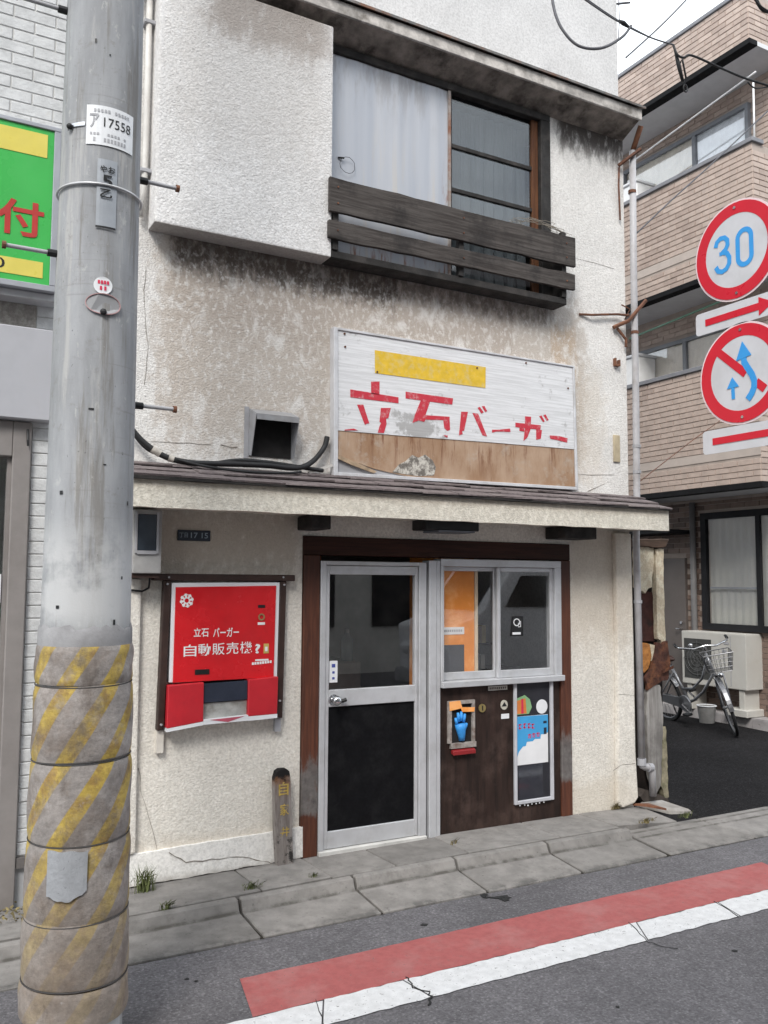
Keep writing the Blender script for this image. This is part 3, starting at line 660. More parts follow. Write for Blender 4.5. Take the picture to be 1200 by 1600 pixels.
# --- brown counter board with its little openings
bb = obj('counter_board', G().box(3.189, 4.224, -.004, .05, .095, 1.0585), m_brownboard, shop, bevel=.004)
ss = obj('hatch', G().box(3.252, 3.280, -.022, -.0045, .690, .968).box(3.446, 3.468, -.022, -.0045, .690, .968).box(3.2805, 3.4455, -.022, -.0045, .945, .968).box(3.272, 3.475, -.026, -.0045, .655, .6895), M('worn_metal_frame', (.30, .27, .25), .6, .3, 20, (.12, .07, .05), .8, 12), bb)
obj('hatch_recess', G().box(3.2805, 3.4455, -.0062, -.0045, .690, .9445), m_void, ss)
obj('hatch_tape', G().prism([(3.258, .965), (3.345, .968), (3.362, .918), (3.262, .905)], FR, -.026, -.0225).prism([(3.345, .925), (3.462, .918), (3.458, .888), (3.36, .893)], FR, -.0275, -.0262), m_orange, ss)
obj('hatch_lip', G().hexa([(3.282, -.040, .612), (3.462, -.040, .612), (3.462, -.0045, .620), (3.282, -.0045, .620)], [(3.282, -.038, .640), (3.462, -.038, .640), (3.462, -.0045, .653), (3.282, -.0045, .653)]), M('red_lip', (.20, .012, .014), .5, .2), ss, bevel=.003)
glove = thing('rubber_glove', 'blue rubber glove hanging in the small hatch of the brown board', 'glove', (3.365, -.012, .700))
gg = G(); gg.tube([(3.365, -.013, .702), (3.362, -.014, .735), (3.355, -.015, .78), (3.350, -.015, .815)], [.020, .026, .036, .040], 10)
for (a, b, c) in [((3.322, .812), (3.312, .855), .011), ((3.338, .828), (3.332, .888), .0115), ((3.358, .832), (3.360, .895), .012), ((3.376, .825), (3.388, .878), .0115), ((3.385, .775), (3.402, .815), .011)]:
    gg.tube([(a[0], -.016, a[1]), ((a[0]+b[0])/2, -.018, (a[1]+b[1])/2), (b[0], -.016, b[1])], [c, c, c*.75], 8)
obj('glove_body', gg, m_blue, glove, smooth=True)
cw = obj('coin_dial', G().cyl((3.535, -.0045, .905), (3.535, -.014, .905), .028, n=18), M('brass', (.42, .33, .14), .4, .2, metal=.7), bb)
obj('dial_slot', G().box(3.531, 3.539, -.0165, -.0145, .889, .921), m_black, cw)
pl_ = obj('button_plate', G().prism([(3.722+.030*math.cos(k*.5236), .915+.034*math.sin(k*.5236)) for k in range(12)], FR, -.010, -.0045), M('cream_plate', (.5, .47, .40), .5, .15), bb)
obj('plate_mark', G().prism([(3.700, .905), (3.744, .905), (3.722, .935)], FR, -.0112, -.0102), m_black, pl_)
obj('small_label', G().box(3.698, 3.764, -.0085, -.0045, .820, .853), m_whiteplas, bb)
lb = obj('label_strip', G().box(3.588, 3.750, -.008, -.0045, 1.018, 1.048), M('worn_label', (.5, .48, .44), .5, .2, 30), bb)
gg = G()
for k in range(9): gg.box(3.600+k*.016, 3.608+k*.016, -.0088, -.0081, 1.026, 1.040)
obj('label_print', gg, m_darkbrown, lb)
# --- poster holder of clear acrylic with poster and stickers
ph = obj('poster_holder', G().box(3.800, 3.822, -.026, -.0045, .228, 1.056).box(4.122, 4.146, -.026, -.0045, .228, 1.056).box(3.8225, 4.1215, -.026, -.0045, .228, .252), M('clear_frame', (.47, .47, .50), .35, .1), bb, bevel=.003)
obj('backing', G().box(3.822, 4.122, -.008, -.0045, .252, 1.056), M('dark_backing', (.022, .022, .028), .5, .2), ph)
po = obj('poster', G().box(3.828, 4.104, -.0112, -.0085, .492, .826), M('poster_paper', (.72, .72, .73), .5, .05), ph)
gg = G(); P = [(3.828, .826), (4.104, .824), (4.104, .700), (4.070, .690), (4.040, .690), (4.035, .660), (3.985, .662), (3.968, .648), (3.915, .648), (3.905, .620), (3.880, .618), (3.845, .585), (3.828, .545)]
obj('poster_sky', gg.prism(P, FR, -.0121, -.0113), M('poster_blue', (.055, .32, .62), .45, .06), po)
m_pr = M('poster_red', (.60, .03, .08), .5, .1)
gg = G()
for (x, z) in ((3.842, .755), (3.882, .757), (3.921, .755), (3.955, .750)):
    gg.ribbon([(x, z+.014), (x+.026, z+.016)], .007, FR, -.0130, -.0122); gg.ribbon([(x+.012, z+.020), (x+.010, z-.018)], .007, FR, -.0130, -.0122); gg.ribbon([(x, z-.006), (x+.027, z-.012)], .006, FR, -.0130, -.0122)
for (x, z) in ((3.925, .683), (3.962, .686), (4.0, .688)):
    gg.ribbon([(x, z+.012), (x+.026, z+.012), (x+.018, z-.014)], .007, FR, -.0130, -.0122); gg.ribbon([(x+.004, z-.012), (x+.014, z+.018)], .006, FR, -.0130, -.0122)
obj('poster_lettering', gg, m_pr, po)
obj('poster_picture', G().box(4.062, 4.092, -.0130, -.0122, .765, .782).box(4.066, 4.090, -.0130, -.0122, .690, .735), m_navy, po)
obj('round_sticker', G().cyl((4.052, -.0085, .883), (4.052, -.0115, .883), .050, n=22), m_whiteplas, ph)
cs = obj('colour_sticker', G().prism([(3.826, .84), (3.935, .84), (3.962, .885), (3.945, .94), (3.90, .972), (3.826, .95)], FR, -.0108, -.0085), M('sticker_green', (.22, .40, .20), .5, .15), ph)
obj('sticker_band', G().prism([(3.827, .845), (3.915, .845), (3.905, .95), (3.827, .935)], FR, -.0116, -.0109), M('sticker_orange', (.62, .20, .05), .5, .15), cs)
obj('sticker_band', G().prism([(3.868, .845), (3.888, .845), (3.884, .948), (3.868, .945)], FR, -.0124, -.0117), m_pr, cs)
obj('leaflet_pocket', G().box(3.838, 3.846, -.016, -.0085, .275, .485).box(4.045, 4.053, -.016, -.0085, .275, .485).box(3.8465, 4.0445, -.0125, -.0085, .262, .485), m_acrylic, ph)
gg = G()
for k in range(7): gg.sphere((3.85+k*.034+rj(.006), -.016, .222-abs(rj(.010))), .006, 6, 4)
obj('drip_beads', gg, m_whiteplas, ph)

# --- rain pipe on the right corner
pp = [Vector((4.985, -.05, 5.20)), Vector((4.975, -.05, 4.2)), Vector((4.975, -.05, 3.2)), Vector((4.972, -.045, 2.45)), Vector((4.972, -.03, 2.1)), Vector((4.985, -.035, .42))]
dp = obj('rain_pipe', G().tube(pp, .026, 12).tube([(4.985, -.035, .425), (4.99, -.035, .385), (5.02, -.034, .372), (5.075, -.03, .365), (5.095, -.03, .34), (5.10, -.03, .15)], .026, 12), m_greypipe, shop, smooth=True)
obj('pipe_collar', G().cyl((4.985, -.035, .44), (4.985, -.035, .39), .033, n=12).cyl((5.05, -.033, .368), (5.09, -.031, .362), .033, n=12), m_grey, dp)
for z in (4.86, 3.72, 2.82, 2.62, 1.62): obj('pipe_strap', G().cyl((4.976 if z > 2 else 4.978, -.048 if z > 2.2 else -.032, z-.012), (4.976 if z > 2 else 4.978, -.048 if z > 2.2 else -.032, z+.012), .031, n=12), m_rustbrown if z > 3 else m_grey, dp)
gg = G().tube([(4.985, -.05, 5.19), (4.99, -.08, 5.26), (4.98, -.15, 5.36)], .022, 10); obj('pipe_spout', gg, m_rustbrown, dp, smooth=True)
# rusty bracket and hooks on the upper wall
gg = G().tube([onY(905, 491, -.005), onY(925, 492, -.03), onY(965, 491, -.03), onY(983, 493, -.05)], .009, 6).tube([(4.78, -.02, 3.74), (4.90, -.06, 3.80), (5.06, -.09, 3.98)], .016, 6).tube([(4.9, -.02, 3.82), (4.93, -.05, 3.90), (4.86, -.03, 3.93)], .006, 5).tube([(4.82, -.02, 3.74), (4.90, -.03, 3.66), (4.90, -.03, 3.60)], .012, 6)
obj('rusty_bracket', gg, m_rustbrown, shop)
gg = G().box(4.79, 4.83, -.03, -.0005, 3.44, 3.455).box(4.79, 4.80, -.03, -.0005, 3.455, 3.50).box(4.83, 4.84, -.03, -.0005, 3.44, 3.49); obj('wall_hook', gg, m_rustbrown, shop)
obj('wall_patch', G().box(4.775, 4.84, -.012, -.0005, 2.69, 2.90), M('old_label', (.42, .35, .24), .8, .25), shop, bevel=.003)
gg = G().tube([(4.86, -.02, 5.06), (4.90, -.06, 5.10), (5.02, -.10, 5.20)], .015, 6).tube([(4.87, -.018, 5.05), (4.86, -.02, 4.9), (4.87, -.02, 4.62)], .008, 6); obj('rusty_bracket', gg, m_rustbrown, shop)
# white conduit and stained pipe left of the shutter box
gg = G().tube([(1.150, -.04, 5.6), (1.152, -.04, 4.6), (1.150, -.04, 4.05), (1.135, -.035, 3.85)], .018, 10); obj('conduit', gg, M('conduit_paint', (.62, .60, .57), .6, .1, 9, (.3, .26, .22), .6), shop, smooth=True)
for z in (5.02, 4.12): obj('conduit_strap', G().box(1.122, 1.186, -.062, -.0005, z-.012, z+.012), m_grey, shop, bevel=.003)

# ================================================================== THINGS FIXED TO THE SHOP FRONT
# --- name board
sb = thing('name_board', 'long white name board with red Japanese lettering and rusty lower strip on the upper wall', 'sign', (3.37, -.03, 2.43))
def signpaint():
    t = NT('sign_white'); n = t.noise(6, 7, .7, (.5, 6, 14))
    c = t.mix(t.rng(n, .4, .62), (.58, .58, .59), (.70, .70, .715))
    c = t.mix(t.m('MULTIPLY', t.rng(t.m('ADD', t.noise(9, 7, .7), t.m('MULTIPLY', t.zone(2.75, 3.2, 2.70, 2.90, .15, .05), .22)), .60, .72), .65), c, (.23, .22, .21))
    t.bump(n, .3, .004); return t.done(c, .6, 0, .3)
m_signw = signpaint()
SB = [(2.385, 2.434), (4.362, 2.452), (4.340, 3.366), (2.375, 3.368)]
obj('back_panel', G().prism(SB, FR, -.040, -.002), m_grey, sb)
obj('face_sheet', G().prism([(2.395, 2.716), (2.9, 2.722), (3.6, 2.737), (4.345, 2.748), (4.335, 3.362), (2.383, 3.362)], FR, -.050, -.0405), m_signw, sb)
def rustmat():
    t = NT('rusty_strip'); Z = t.xyz()[2]
    c = t.mix(t.rng(t.noise(3.2, 6, .65, (1, 1, .5)), .36, .64), (.42, .30, .215), (.30, .185, .115))
    dr_ = t.m('MULTIPLY', t.rng(t.noise(15, 6, .75, (1, 1, .10), .4), .50, .66), t.rng(t.m('ADD', Z, t.m('MULTIPLY', t.noise(5, 4), .25)), 2.55, 2.86))
    c = t.mix(t.m('MULTIPLY', dr_, .9), c, (.15, .055, .028)); c = t.mix(t.m('MULTIPLY', t.rng(t.noise(24, 5, .7, (1, 1, .16)), .56, .70), .45), c, (.20, .11, .07))
    c = t.mix(t.m('MULTIPLY', t.rng(t.noise(7, 7, .7), .54, .70), .5), c, (.44, .40, .35)); t.bump(t.noise(40, 5, .6, (1, 1, .3)), .2, .004)
    return t.done(c, .9, 0, .15)
m_ruststrip = rustmat()
obj('rusty_strip', G().prism([(2.76, 2.475), (3.0, 2.445), (4.352, 2.470), (4.344, 2.7475), (3.6, 2.7365), (2.9, 2.7215), (2.397, 2.7155), (2.400, 2.565), (2.52, 2.525), (2.66, 2.49)], FR, -.046, -.0405), m_ruststrip, sb)
obj('torn_corner', G().prism([(2.399, 2.560), (2.52, 2.523), (2.68, 2.470), (2.66, 2.458), (2.50, 2.500), (2.399, 2.535)], FR, -.058, -.047), M('torn_ply', (.34, .25, .17), .85, .3, 20), sb)
def flaked():
    t = NT('flaked_plaster'); c = t.mix(t.rng(t.noise(22, 6, .7), .42, .6), (.16, .145, .13), (.55, .52, .47)); t.bump(t.noise(40, 5, .7), .6, .01); return t.done(c, .95, 0, .15)
P = [(2.80, 2.475), (2.85, 2.53), (2.90, 2.555), (2.95, 2.60), (3.0, 2.585), (3.05, 2.61), (3.11, 2.575), (3.135, 2.53), (3.12, 2.475), (3.0, 2.462)]
obj('flaked_patch', G().prism(P, FR, -.0485, -.0465), flaked(), sb)
fr_ = obj('sign_frame', G().prism([(2.372, 2.425), (2.400, 2.427), (2.388, 3.376), (2.360, 3.378)], FR, -.062, -.0005).prism([(2.4005, 2.4265), (4.372, 2.4445), (4.372, 2.4665), (2.4003, 2.4485)], FR, -.060, -.0005)
          .prism([(2.3885, 3.362), (4.352, 3.362), (4.352, 3.374), (2.3885, 3.378)], FR, -.058, -.0005).prism([(4.352, 2.467), (4.372, 2.467), (4.352, 3.3615), (4.337, 3.3615)], FR, -.058, -.0005), M('sign_frame_paint', (.60, .60, .62), .45, .08, 9, (.35, .33, .31), .5, 6, metal=.2), sb, bevel=.002)
obj('yellow_panel', G().prism([(2.662, 3.268), (3.545, 3.265), (3.542, 3.116), (2.664, 3.116)], FR, -.0525, -.0505), M('yellow_paint', (.66, .43, .03), .6, .12, 18, (.56, .47, .24), .55, 22), sb)
def redletter():
    t = NT('red_letter_paint'); c = t.mix(t.rng(t.noise(30, 6, .7), .5, .72), (.50, .035, .055), (.55, .25, .26)); return t.done(c, .6, 0, .3)
m_letter = redletter()
STROKES = dict(
 letter_ritsu=[[(2.636, 3.056), (2.698, 3.064), (2.698, 2.976), (2.637, 2.976)], [(2.486, 2.988), (2.841, 2.975), (2.842, 2.935), (2.486, 2.937)], [(2.535, 2.894), (2.58, 2.899), (2.625, 2.78), (2.608, 2.778), (2.593, 2.768)],
   [(2.71, 2.89), (2.783, 2.898), (2.765, 2.83), (2.748, 2.822), (2.752, 2.79), (2.733, 2.727), (2.688, 2.726), (2.700, 2.77), (2.712, 2.79), (2.700, 2.80)], [(2.448, 2.724), (2.512, 2.737), (2.544, 2.728), (2.448, 2.719)]],
 letter_seki=[[(2.896, 3.019), (3.271, 3.014), (3.265, 2.97), (2.896, 2.974)], [(3.014, 2.973), (3.085, 2.971), (3.05, 2.876), (3.058, 2.856), (3.04, 2.83), (2.997, 2.835), (2.949, 2.814), (2.971, 2.876)], [(3.0505, 2.876), (3.243, 2.884), (3.243, 2.86), (3.0585, 2.847)], [(3.192, 2.8575), (3.243, 2.8595), (3.247, 2.795), (3.225, 2.785), (3.201, 2.80)], [(3.192, 2.752), (3.229, 2.755), (3.225, 2.739)]],
 letter_ba=[[(3.339, 2.928), (3.394, 2.933), (3.362, 2.80), (3.345, 2.795), (3.35, 2.774), (3.32, 2.763)], [(3.432, 2.929), (3.479, 2.929), (3.554, 2.775), (3.516, 2.78)], [(3.475, 2.97), (3.494, 2.978), (3.526, 2.943), (3.507, 2.932)], [(3.511, 2.984), (3.532, 2.99), (3.557, 2.954), (3.54, 2.945)]],
 letter_dash=[[(3.598, 2.827), (3.66, 2.833), (3.754, 2.849), (3.758, 2.825), (3.64, 2.818), (3.598, 2.806)]],
 letter_ga=[[(3.802, 2.896), (4.031, 2.898), (4.026, 2.865), (3.802, 2.864)], [(3.889, 2.95), (3.943, 2.952), (3.939, 2.8985), (3.888, 2.8975)], [(3.888, 2.8635), (3.938, 2.8635), (3.907, 2.798), (3.873, 2.77)], [(3.989, 2.8635), (4.041, 2.8635), (4.03, 2.8), (3.988, 2.788)], [(3.838, 2.8635), (3.880, 2.8635), (3.882, 2.839), (3.838, 2.84)], [(4.017, 2.963), (4.038, 2.971), (4.068, 2.931), (4.052, 2.923)], [(4.056, 2.975), (4.077, 2.982), (4.104, 2.943), (4.087, 2.936)]])
STROKES['letter_long_dash'] = [[(4.113, 2.831), (4.197, 2.834), (4.281, 2.824), (4.277, 2.791), (4.196, 2.801), (4.119, 2.807)]]
for nm, polys in STROKES.items():
    gg = G()
    for p in polys: gg.prism(p, FR, -.0522, -.0505)
    obj(nm, gg, m_letter, sb)
for p in ((2.44, 3.345), (2.445, 3.26), (4.29, 3.20), (2.68, 3.125), (3.47, 3.25), (3.9, 3.34)): obj('nail', G().cyl((p[0], -.050, p[1]), (p[0], -.056, p[1]), .007, n=8), m_rustbrown, sb)

# --- red vending hatch on the left wall
vb = thing('vending_hatch', 'red hand-lettered vending hatch in a dark wooden frame on the left wall', 'vending hatch', (1.69, -.05, .92))
obj('frame_rail', G().box(1.258, 2.118, -.060, -.001, 1.762, 1.800), m_darkbrown, vb, bevel=.004)
obj('frame_stile', G().prism([(1.303, .925), (1.342, .935), (1.362, 1.7615), (1.320, 1.7615)], FR, -.052, -.001), m_darkbrown, vb, bevel=.004)
obj('frame_stile', G().prism([(2.012, .955), (2.052, .945), (2.066, 1.7615), (2.026, 1.7615)], FR, -.052, -.001), m_darkbrown, vb, bevel=.004)
obj('frame_foot', G().box(2.014, 2.050, -.030, -.001, .865, .944), m_grey, vb); obj('frame_foot', G().box(1.306, 1.345, -.030, -.001, .80, .924), M('cream_block', (.62, .58, .52), .8, .15), vb)
obj('white_border', G().prism([(1.364, 1.19), (2.014, 1.188), (2.022, 1.755), (1.366, 1.748)], FR, -.046, -.001), m_whiteplas, vb)
rp = obj('red_panel', G().prism([(1.384, 1.188), (1.990, 1.190), (1.998, 1.734), (1.388, 1.724)], FR, -.052, -.0465), m_red, vb)
fn = lambda u, v: (u, -.0532, v)
m_wtxt = M('white_print', (.78, .78, .78), .5, .04)
text('lettering', '立石', (1.497, 1.585, 1.440, 1.492), fn, m_wtxt, rp, .010)
text('lettering', 'バーガー', (1.612, 1.768, 1.436, 1.490), fn, m_wtxt, rp, .014)
for k, ch in enumerate('自動販売機'):
    text('lettering', ch, (1.441+k*.084, 1.441+k*.084+.074, 1.330+k*.002, 1.398+k*.002), fn, m_wtxt, rp, .006)
text('lettering', '?', (1.869, 1.902, 1.334, 1.390), fn, m_wtxt, rp, .03)
gg = G()
for k in range(8):
    a = k*math.pi/4+.2; c, s_ = math.cos(a), math.sin(a)
    gg.ribbon([(1.452+.012*c, 1.648+.012*s_), (1.452+.040*c, 1.648+.040*s_)], .012, FR, -.0532, -.0522)
    gg.ribbon([(1.452+.034*math.cos(a+.35), 1.648+.034*math.sin(a+.35)), (1.452+.034*math.cos(a-.35), 1.648+.034*math.sin(a-.35))], .006, FR, -.0536, -.0533)
obj('flower_mark', gg, m_wtxt, rp)
obj('coin_slot', G().box(1.884, 1.928, -.0545, -.0522, 1.603, 1.620), m_black, rp)
obj('coin_dial', G().ribbon([(1.907+.017*math.cos(k*.5236), 1.548+.017*math.sin(k*.5236)) for k in range(12)], .008, FR, -.0560, -.0522, True), M('brass_ring', (.42, .34, .16), .4, .2, metal=.6), rp)
obj('price_tag', G().box(1.884, 1.929, -.0540, -.0522, 1.502, 1.517), m_wtxt, rp)
obj('return_slot', G().box(1.509, 1.594, -.0545, -.0522, 1.226, 1.255), m_void, rp)
tk = obj('token_sticker', G().box(1.924, 1.956, -.0540, -.0522, 1.333, 1.390), M('gold_sticker', (.55, .40, .12), .5, .2), rp)
obj('token_mark', G().box(1.932, 1.948, -.0550, -.0541, 1.345, 1.372), m_wtxt, tk)
gg = G()
for k in range(8): gg.box(1.852+k*.016, 1.864+k*.016, -.0536, -.0522, 1.268+.001*k, 1.283+.001*k)
gg.box(1.872, 1.955, -.0536, -.0522, 1.290, 1.300); obj('small_print', gg, m_wtxt, rp)
lo_ = obj('pickup_box', G().prism([(1.347, .940), (1.555, .965), (1.555, 1.184), (1.350, 1.176)], FR, -.085, -.001), m_red2, vb, bevel=.004)
obj('pickup_box', G().prism([(1.822, .975), (2.004, .978), (2.008, 1.196), (1.822, 1.186)], FR, -.085, -.001), m_red2, vb, bevel=.004)
obj('pickup_edge', G().prism([(1.347, .921), (1.555, .945), (1.555, .9645), (1.347, .9395)], FR, -.086, -.001), m_whiteplas, vb)
obj('pickup_edge', G().prism([(1.822, .950), (2.004, .955), (2.004, .9775), (1.822, .9745)], FR, -.086, -.001), m_whiteplas, vb)
obj('pickup_recess', G().box(1.5555, 1.8215, -.012, -.001, .960, 1.185), m_void, vb)
obj('pickup_tray', G().prism([(1.557, .975), (1.8205, .985), (1.8205, 1.066), (1.557, 1.062)], FR, -.060, -.0125), M('tray_metal', (.42, .42, .40), .45, .25, 12, (.2, .18, .15), .6, 14, metal=.3), vb)
obj('pickup_flap', G().prism([(1.557, 1.068), (1.8205, 1.072), (1.8205, 1.182), (1.557, 1.176)], FR, -.070, -.066), M('smoked_acrylic', (.030, .036, .055), .15, .2), vb)
fl = obj('pickup_sill', G().prism([(1.556, .947), (1.8215, .952), (1.8215, .984), (1.556, .974)], FR, -.088, -.0125), m_whiteplas, vb)
obj('sill_mark', G().prism([(1.590, .972), (1.80, .980), (1.70, .953)], FR, -.0895, -.0885), M('pink_mark', (.45, .09, .13), .5, .2), fl)
for p in ((1.345, 1.780), (2.040, 1.785), (1.338, 1.742), (2.048, 1.74), (2.030, 1.05), (1.322, .96)): obj('screw', G().cyl((p[0], -.052, p[1]), (p[0], -.064, p[1]), .006, n=8), m_grey, vb)

# --- ventilation hood
vh = thing('vent_hood', 'grey sheet metal ventilation hood on the wall left of the name board', 'vent', (1.95, -.06, 2.51))
x0, x1 = 1.825, 2.105
gg = G()
for s_, (xa, xb) in enumerate(((x0, x0+.004), (x1-.004, x1))):
    gg.hexa([(xa, -.004, 2.52), (xb, -.004, 2.52), (xb, -.045, 2.512), (xa, -.045, 2.512)], [(xa, -.004, 2.80), (xb, -.004, 2.80), (xb, -.125, 2.752), (xa, -.125, 2.752)])
gg.hexa([(x0+.0045, -.125, 2.752), (x1-.0045, -.125, 2.752), (x1-.0045, -.004, 2.80), (x0+.0045, -.004, 2.80)], [(x0+.0045, -.125, 2.757), (x1-.0045, -.125, 2.757), (x1-.0045, -.004, 2.805), (x0+.0045, -.004, 2.805)])
gg.hexa([(x0+.0045, -.128, 2.722), (x1-.0045, -.128, 2.722), (x1-.0045, -.124, 2.722), (x0+.0045, -.124, 2.722)], [(x0+.0045, -.130, 2.756), (x1-.0045, -.130, 2.756), (x1-.0045, -.126, 2.7515), (x0+.0045, -.126, 2.7515)])
obj('hood_shell', gg, M('galvanised', (.36, .365, .385), .45, .12, 9, (.24, .22, .2), .5, metal=.3), vh)
obj('duct_mouth', G().box(x0+.005, x1-.005, -.006, -.002, 2.515, 2.795), m_void, vh)
obj('hood_flange', G().box(x0-.030, x0-.001, -.006, -.001, 2.50, 2.815), m_grey, vh)

# --- old black cables lying along the canopy roof
def cable(name, pts, r, label, mat=None, group=None, n=8, cat='cable', sub=6):
    P = [Vector(p) for p in pts]; Q = []
    for i in range(len(P)-1):                                     # Catmull-Rom
        a, b, c, d = P[max(i-1, 0)], P[i], P[i+1], P[min(i+2, len(P)-1)]
        for k in range(sub):
            t = k/sub; Q.append(.5*((2*b)+(c-a)*t+(2*a-5*b+4*c-d)*t*t+(3*b-a-3*c+d)*t**3))
    Q.append(P[-1])
    return tag(obj(name, G().tube(Q, r, n), mat or m_cable, smooth=True), label, cat, group)
cable('cable', [(1.10, -.06, 2.62), (1.18, -.07, 2.535), (1.30, -.09, 2.46), (1.45, -.10, 2.435), (1.70, -.10, 2.445), (1.9, -.11, 2.45), (2.10, -.09, 2.450), (2.22, -.06, 2.50), (2.31, -.04, 2.60), (2.335, -.03, 2.67)], .017, 'thick black cable sagging along the canopy roof to the name board')
cable('cable', [(1.08, -.05, 2.64), (1.20, -.06, 2.50), (1.34, -.10, 2.455), (1.50, -.15, 2.415), (1.75, -.18, 2.395), (2.0, -.16, 2.405), (2.12, -.12, 2.425)], .008, 'thin black wire lying lowest on the canopy shingles')
cable('cable', [(1.62, -.07, 2.45), (1.75, -.06, 2.475), (1.95, -.06, 2.475), (2.15, -.05, 2.462), (2.30, -.05, 2.452)], .013, 'short black cable doubled behind the thick one under the vent hood')
tp = thing('cable_wrapping', 'frayed pale tape wrapped round the cables left end', 'tape', (1.26, -.085, 2.46))
for a, b in (((1.225, -.08, 2.50), (1.27, -.085, 2.473)), ((1.315, -.092, 2.455), (1.345, -.095, 2.447))): obj('tape_wrap', G().cyl(a, b, .021, .020, 10), M('old_tape', (.42, .39, .35), .8, .3, 30), tp, smooth=40)
tag(obj('loose_stick', G().box(2.20, 2.37, -.05, -.035, 2.452, 2.468).xf(Matrix.Translation((2.28, 0, 2.46)) @ Matrix.Rotation(-.35, 4, 'Y') @ Matrix.Translation((-2.28, 0, -2.46))), M('bleached_wood', (.5, .48, .45), .8, .2)), 'short bleached stick leaning beside the lower left corner of the name board', 'stick')

# --- electricity meter box under the canopy
mb = thing('meter_box', 'grey electricity meter box with dark window under the canopy beside the pole', 'meter box', (1.19, -.07, 1.785))
obj('housing', G().box(1.12, 1.275, -.150, -.001, 1.80, 2.150), M('meter_grey', (.34, .335, .33), .55, .12, 9, (.14, .12, .11), .6), mb, bevel=.008, seg=2)
obj('meter_window', G().box(1.140, 1.243, -.157, -.1505, 1.925, 2.125), M('meter_glass', (.035, .045, .06), .15, .2), mb, bevel=.003)
obj('window_rim', G().box(1.128, 1.139, -.160, -.1505, 1.910, 2.138).box(1.244, 1.256, -.160, -.1505, 1.910, 2.138).box(1.1395, 1.2435, -.160, -.1505, 1.905, 1.9245), m_grey, mb)
obj('terminal_cover', G().box(1.115, 1.270, -.135, -.001, 1.775, 1.7995), m_darkbrown, mb)
gg = G().tube([(1.24, -.05, 1.775), (1.235, -.05, 1.72), (1.20, -.045, 1.70), (1.12, -.04, 1.71)], .006, 6); obj('meter_lead', gg, m_cable, mb)
# --- address plate
ap = tag(obj('address_plate', G().box(1.402, 1.598, -.010, -.001, 1.992, 2.054), m_navy, bevel=.003), 'small navy house number plate reading 17 15 under the canopy', 'plate')
fn2 = lambda u, v: (u, -.0108, v)
m_pale = M('pale_print', (.30, .36, .42), .5, .1)
text('plate_number', '17 15', (1.480, 1.582, 2.008, 2.040), fn2, m_pale, ap, .01)
text('plate_number', '丁目', (1.412, 1.462, 2.010, 2.038), fn2, m_pale, ap, .0)

# --- old marker stake at the foot of the wall
sk_ = thing('marker_stake', 'weathered round-topped marker stake with yellow characters beside the door post', 'stake', (2.06, -.06, .09))
def stakemat():
    t = NT('stake_wood'); n = t.noise(9, 7, .7, (3, 3, .35)); c = t.mix(t.rng(n, .35, .65), (.26, .235, .22), (.13, .11, .10)); Z = t.xyz()[2]
    br = t.m('MULTIPLY', t.rng(Z, .45, .62), t.rng(t.noise(8, 4), .35, .6)); c = t.mix(br, c, (.16, .075, .035))
    bk = t.rng(t.m('ADD', Z, t.m('MULTIPLY', t.noise(26, 5, .7), .14)), .645, .685); c = t.mix(bk, c, (.012, .011, .011))
    sp = t.m('MULTIPLY', t.rng(t.noise(16, 6, .7), .56, .66), t.rng(Z, .40, .2)); c = t.mix(sp, c, (.03, .028, .027)); t.bump(n, .4, .006); return t.done(c, .85, 0, .2)
P = [(2.022, .088), (2.122, .088), (2.112, .3), (2.096, .60), (2.088, .637), (2.070, .652), (2.030, .653), (2.008, .640), (1.996, .60), (2.006, .3)]
sp_ = obj('stake_body', G().prism(P, FR, -.085, -.030), stakemat(), sk_, bevel=.008, seg=2)
m_yel = M('yellow_chars', (.40, .28, .06), .7, .3, 40, (.19, .165, .14), .95, 34)
fn3 = lambda u, v: (u, -.0865, v)
text('character', '自', (2.020, 2.082, .500, .578), fn3, m_yel, sp_, .02); text('character', '家', (2.030, 2.086, .385, .452), fn3, m_yel, sp_, .015); text('character', '井', (2.034, 2.092, .262, .318), fn3, m_yel, sp_, .01)

# --- broken plaster and rusty tin at the right corner
stub = thing('broken_wall_end', 'broken plaster wall end with rusty tin and bare plank beside the rain pipe', 'wall', (5.14, .16, .05))
def rag(P, a=.006, k=4):
    o = []
    for (p, q_) in zip(P, P[1:]+P[:1]):
        L = math.hypot(q_[0]-p[0], q_[1]-p[1]); m_ = max(1, min(8, int(L/.03)))
        for i_ in range(m_): o.append((lerp(p[0], q_[0], i_/m_)+rj(a), lerp(p[1], q_[1], i_/m_)+rj(a)))
    return o
def cp(pts, Y=.15): return rag(cp0(pts, Y))
def cp0(pts, Y=.15): return [(onY(970+a*.2875, 830+b*.2875, Y).x, onY(970+a*.2875, 830+b*.2875, Y).z) for a, b in pts]
obj('backing', G().prism(cp([(60, 60), (222, 92), (222, 600), (228, 1440), (60, 1440)], .2), FR, .19, .24), M('dark_boards', (.020, .014, .012), .9, .4, 9), stub)
obj('top_beam', G().prism(cp([(70, 42), (240, 45), (222, 90), (70, 84)]), FR, .10, .22), wood('beam_wood', (.11, .07, .05), (.055, .035, .025), (.5, 8, 8)), stub, bevel=.006)
m_plq = stucco('old_cream_plaster', (.66, .60, .47), (.42, .31, .20), .5, bump=.4)
obj('plaster_sheet', G().prism(cp([(70, 86), (172, 92), (170, 150), (165, 215), (157, 250), (160, 300), (140, 312), (125, 338), (108, 322), (95, 325), (70, 300)]), FR, .13, .165), m_plq, stub)
obj('plaster_strip', G().prism(cp([(178, 98), (218, 95), (222, 300), (230, 560), (232, 600), (222, 640), (205, 590), (190, 585), (182, 330)]), FR, .125, .17), m_plq, stub)
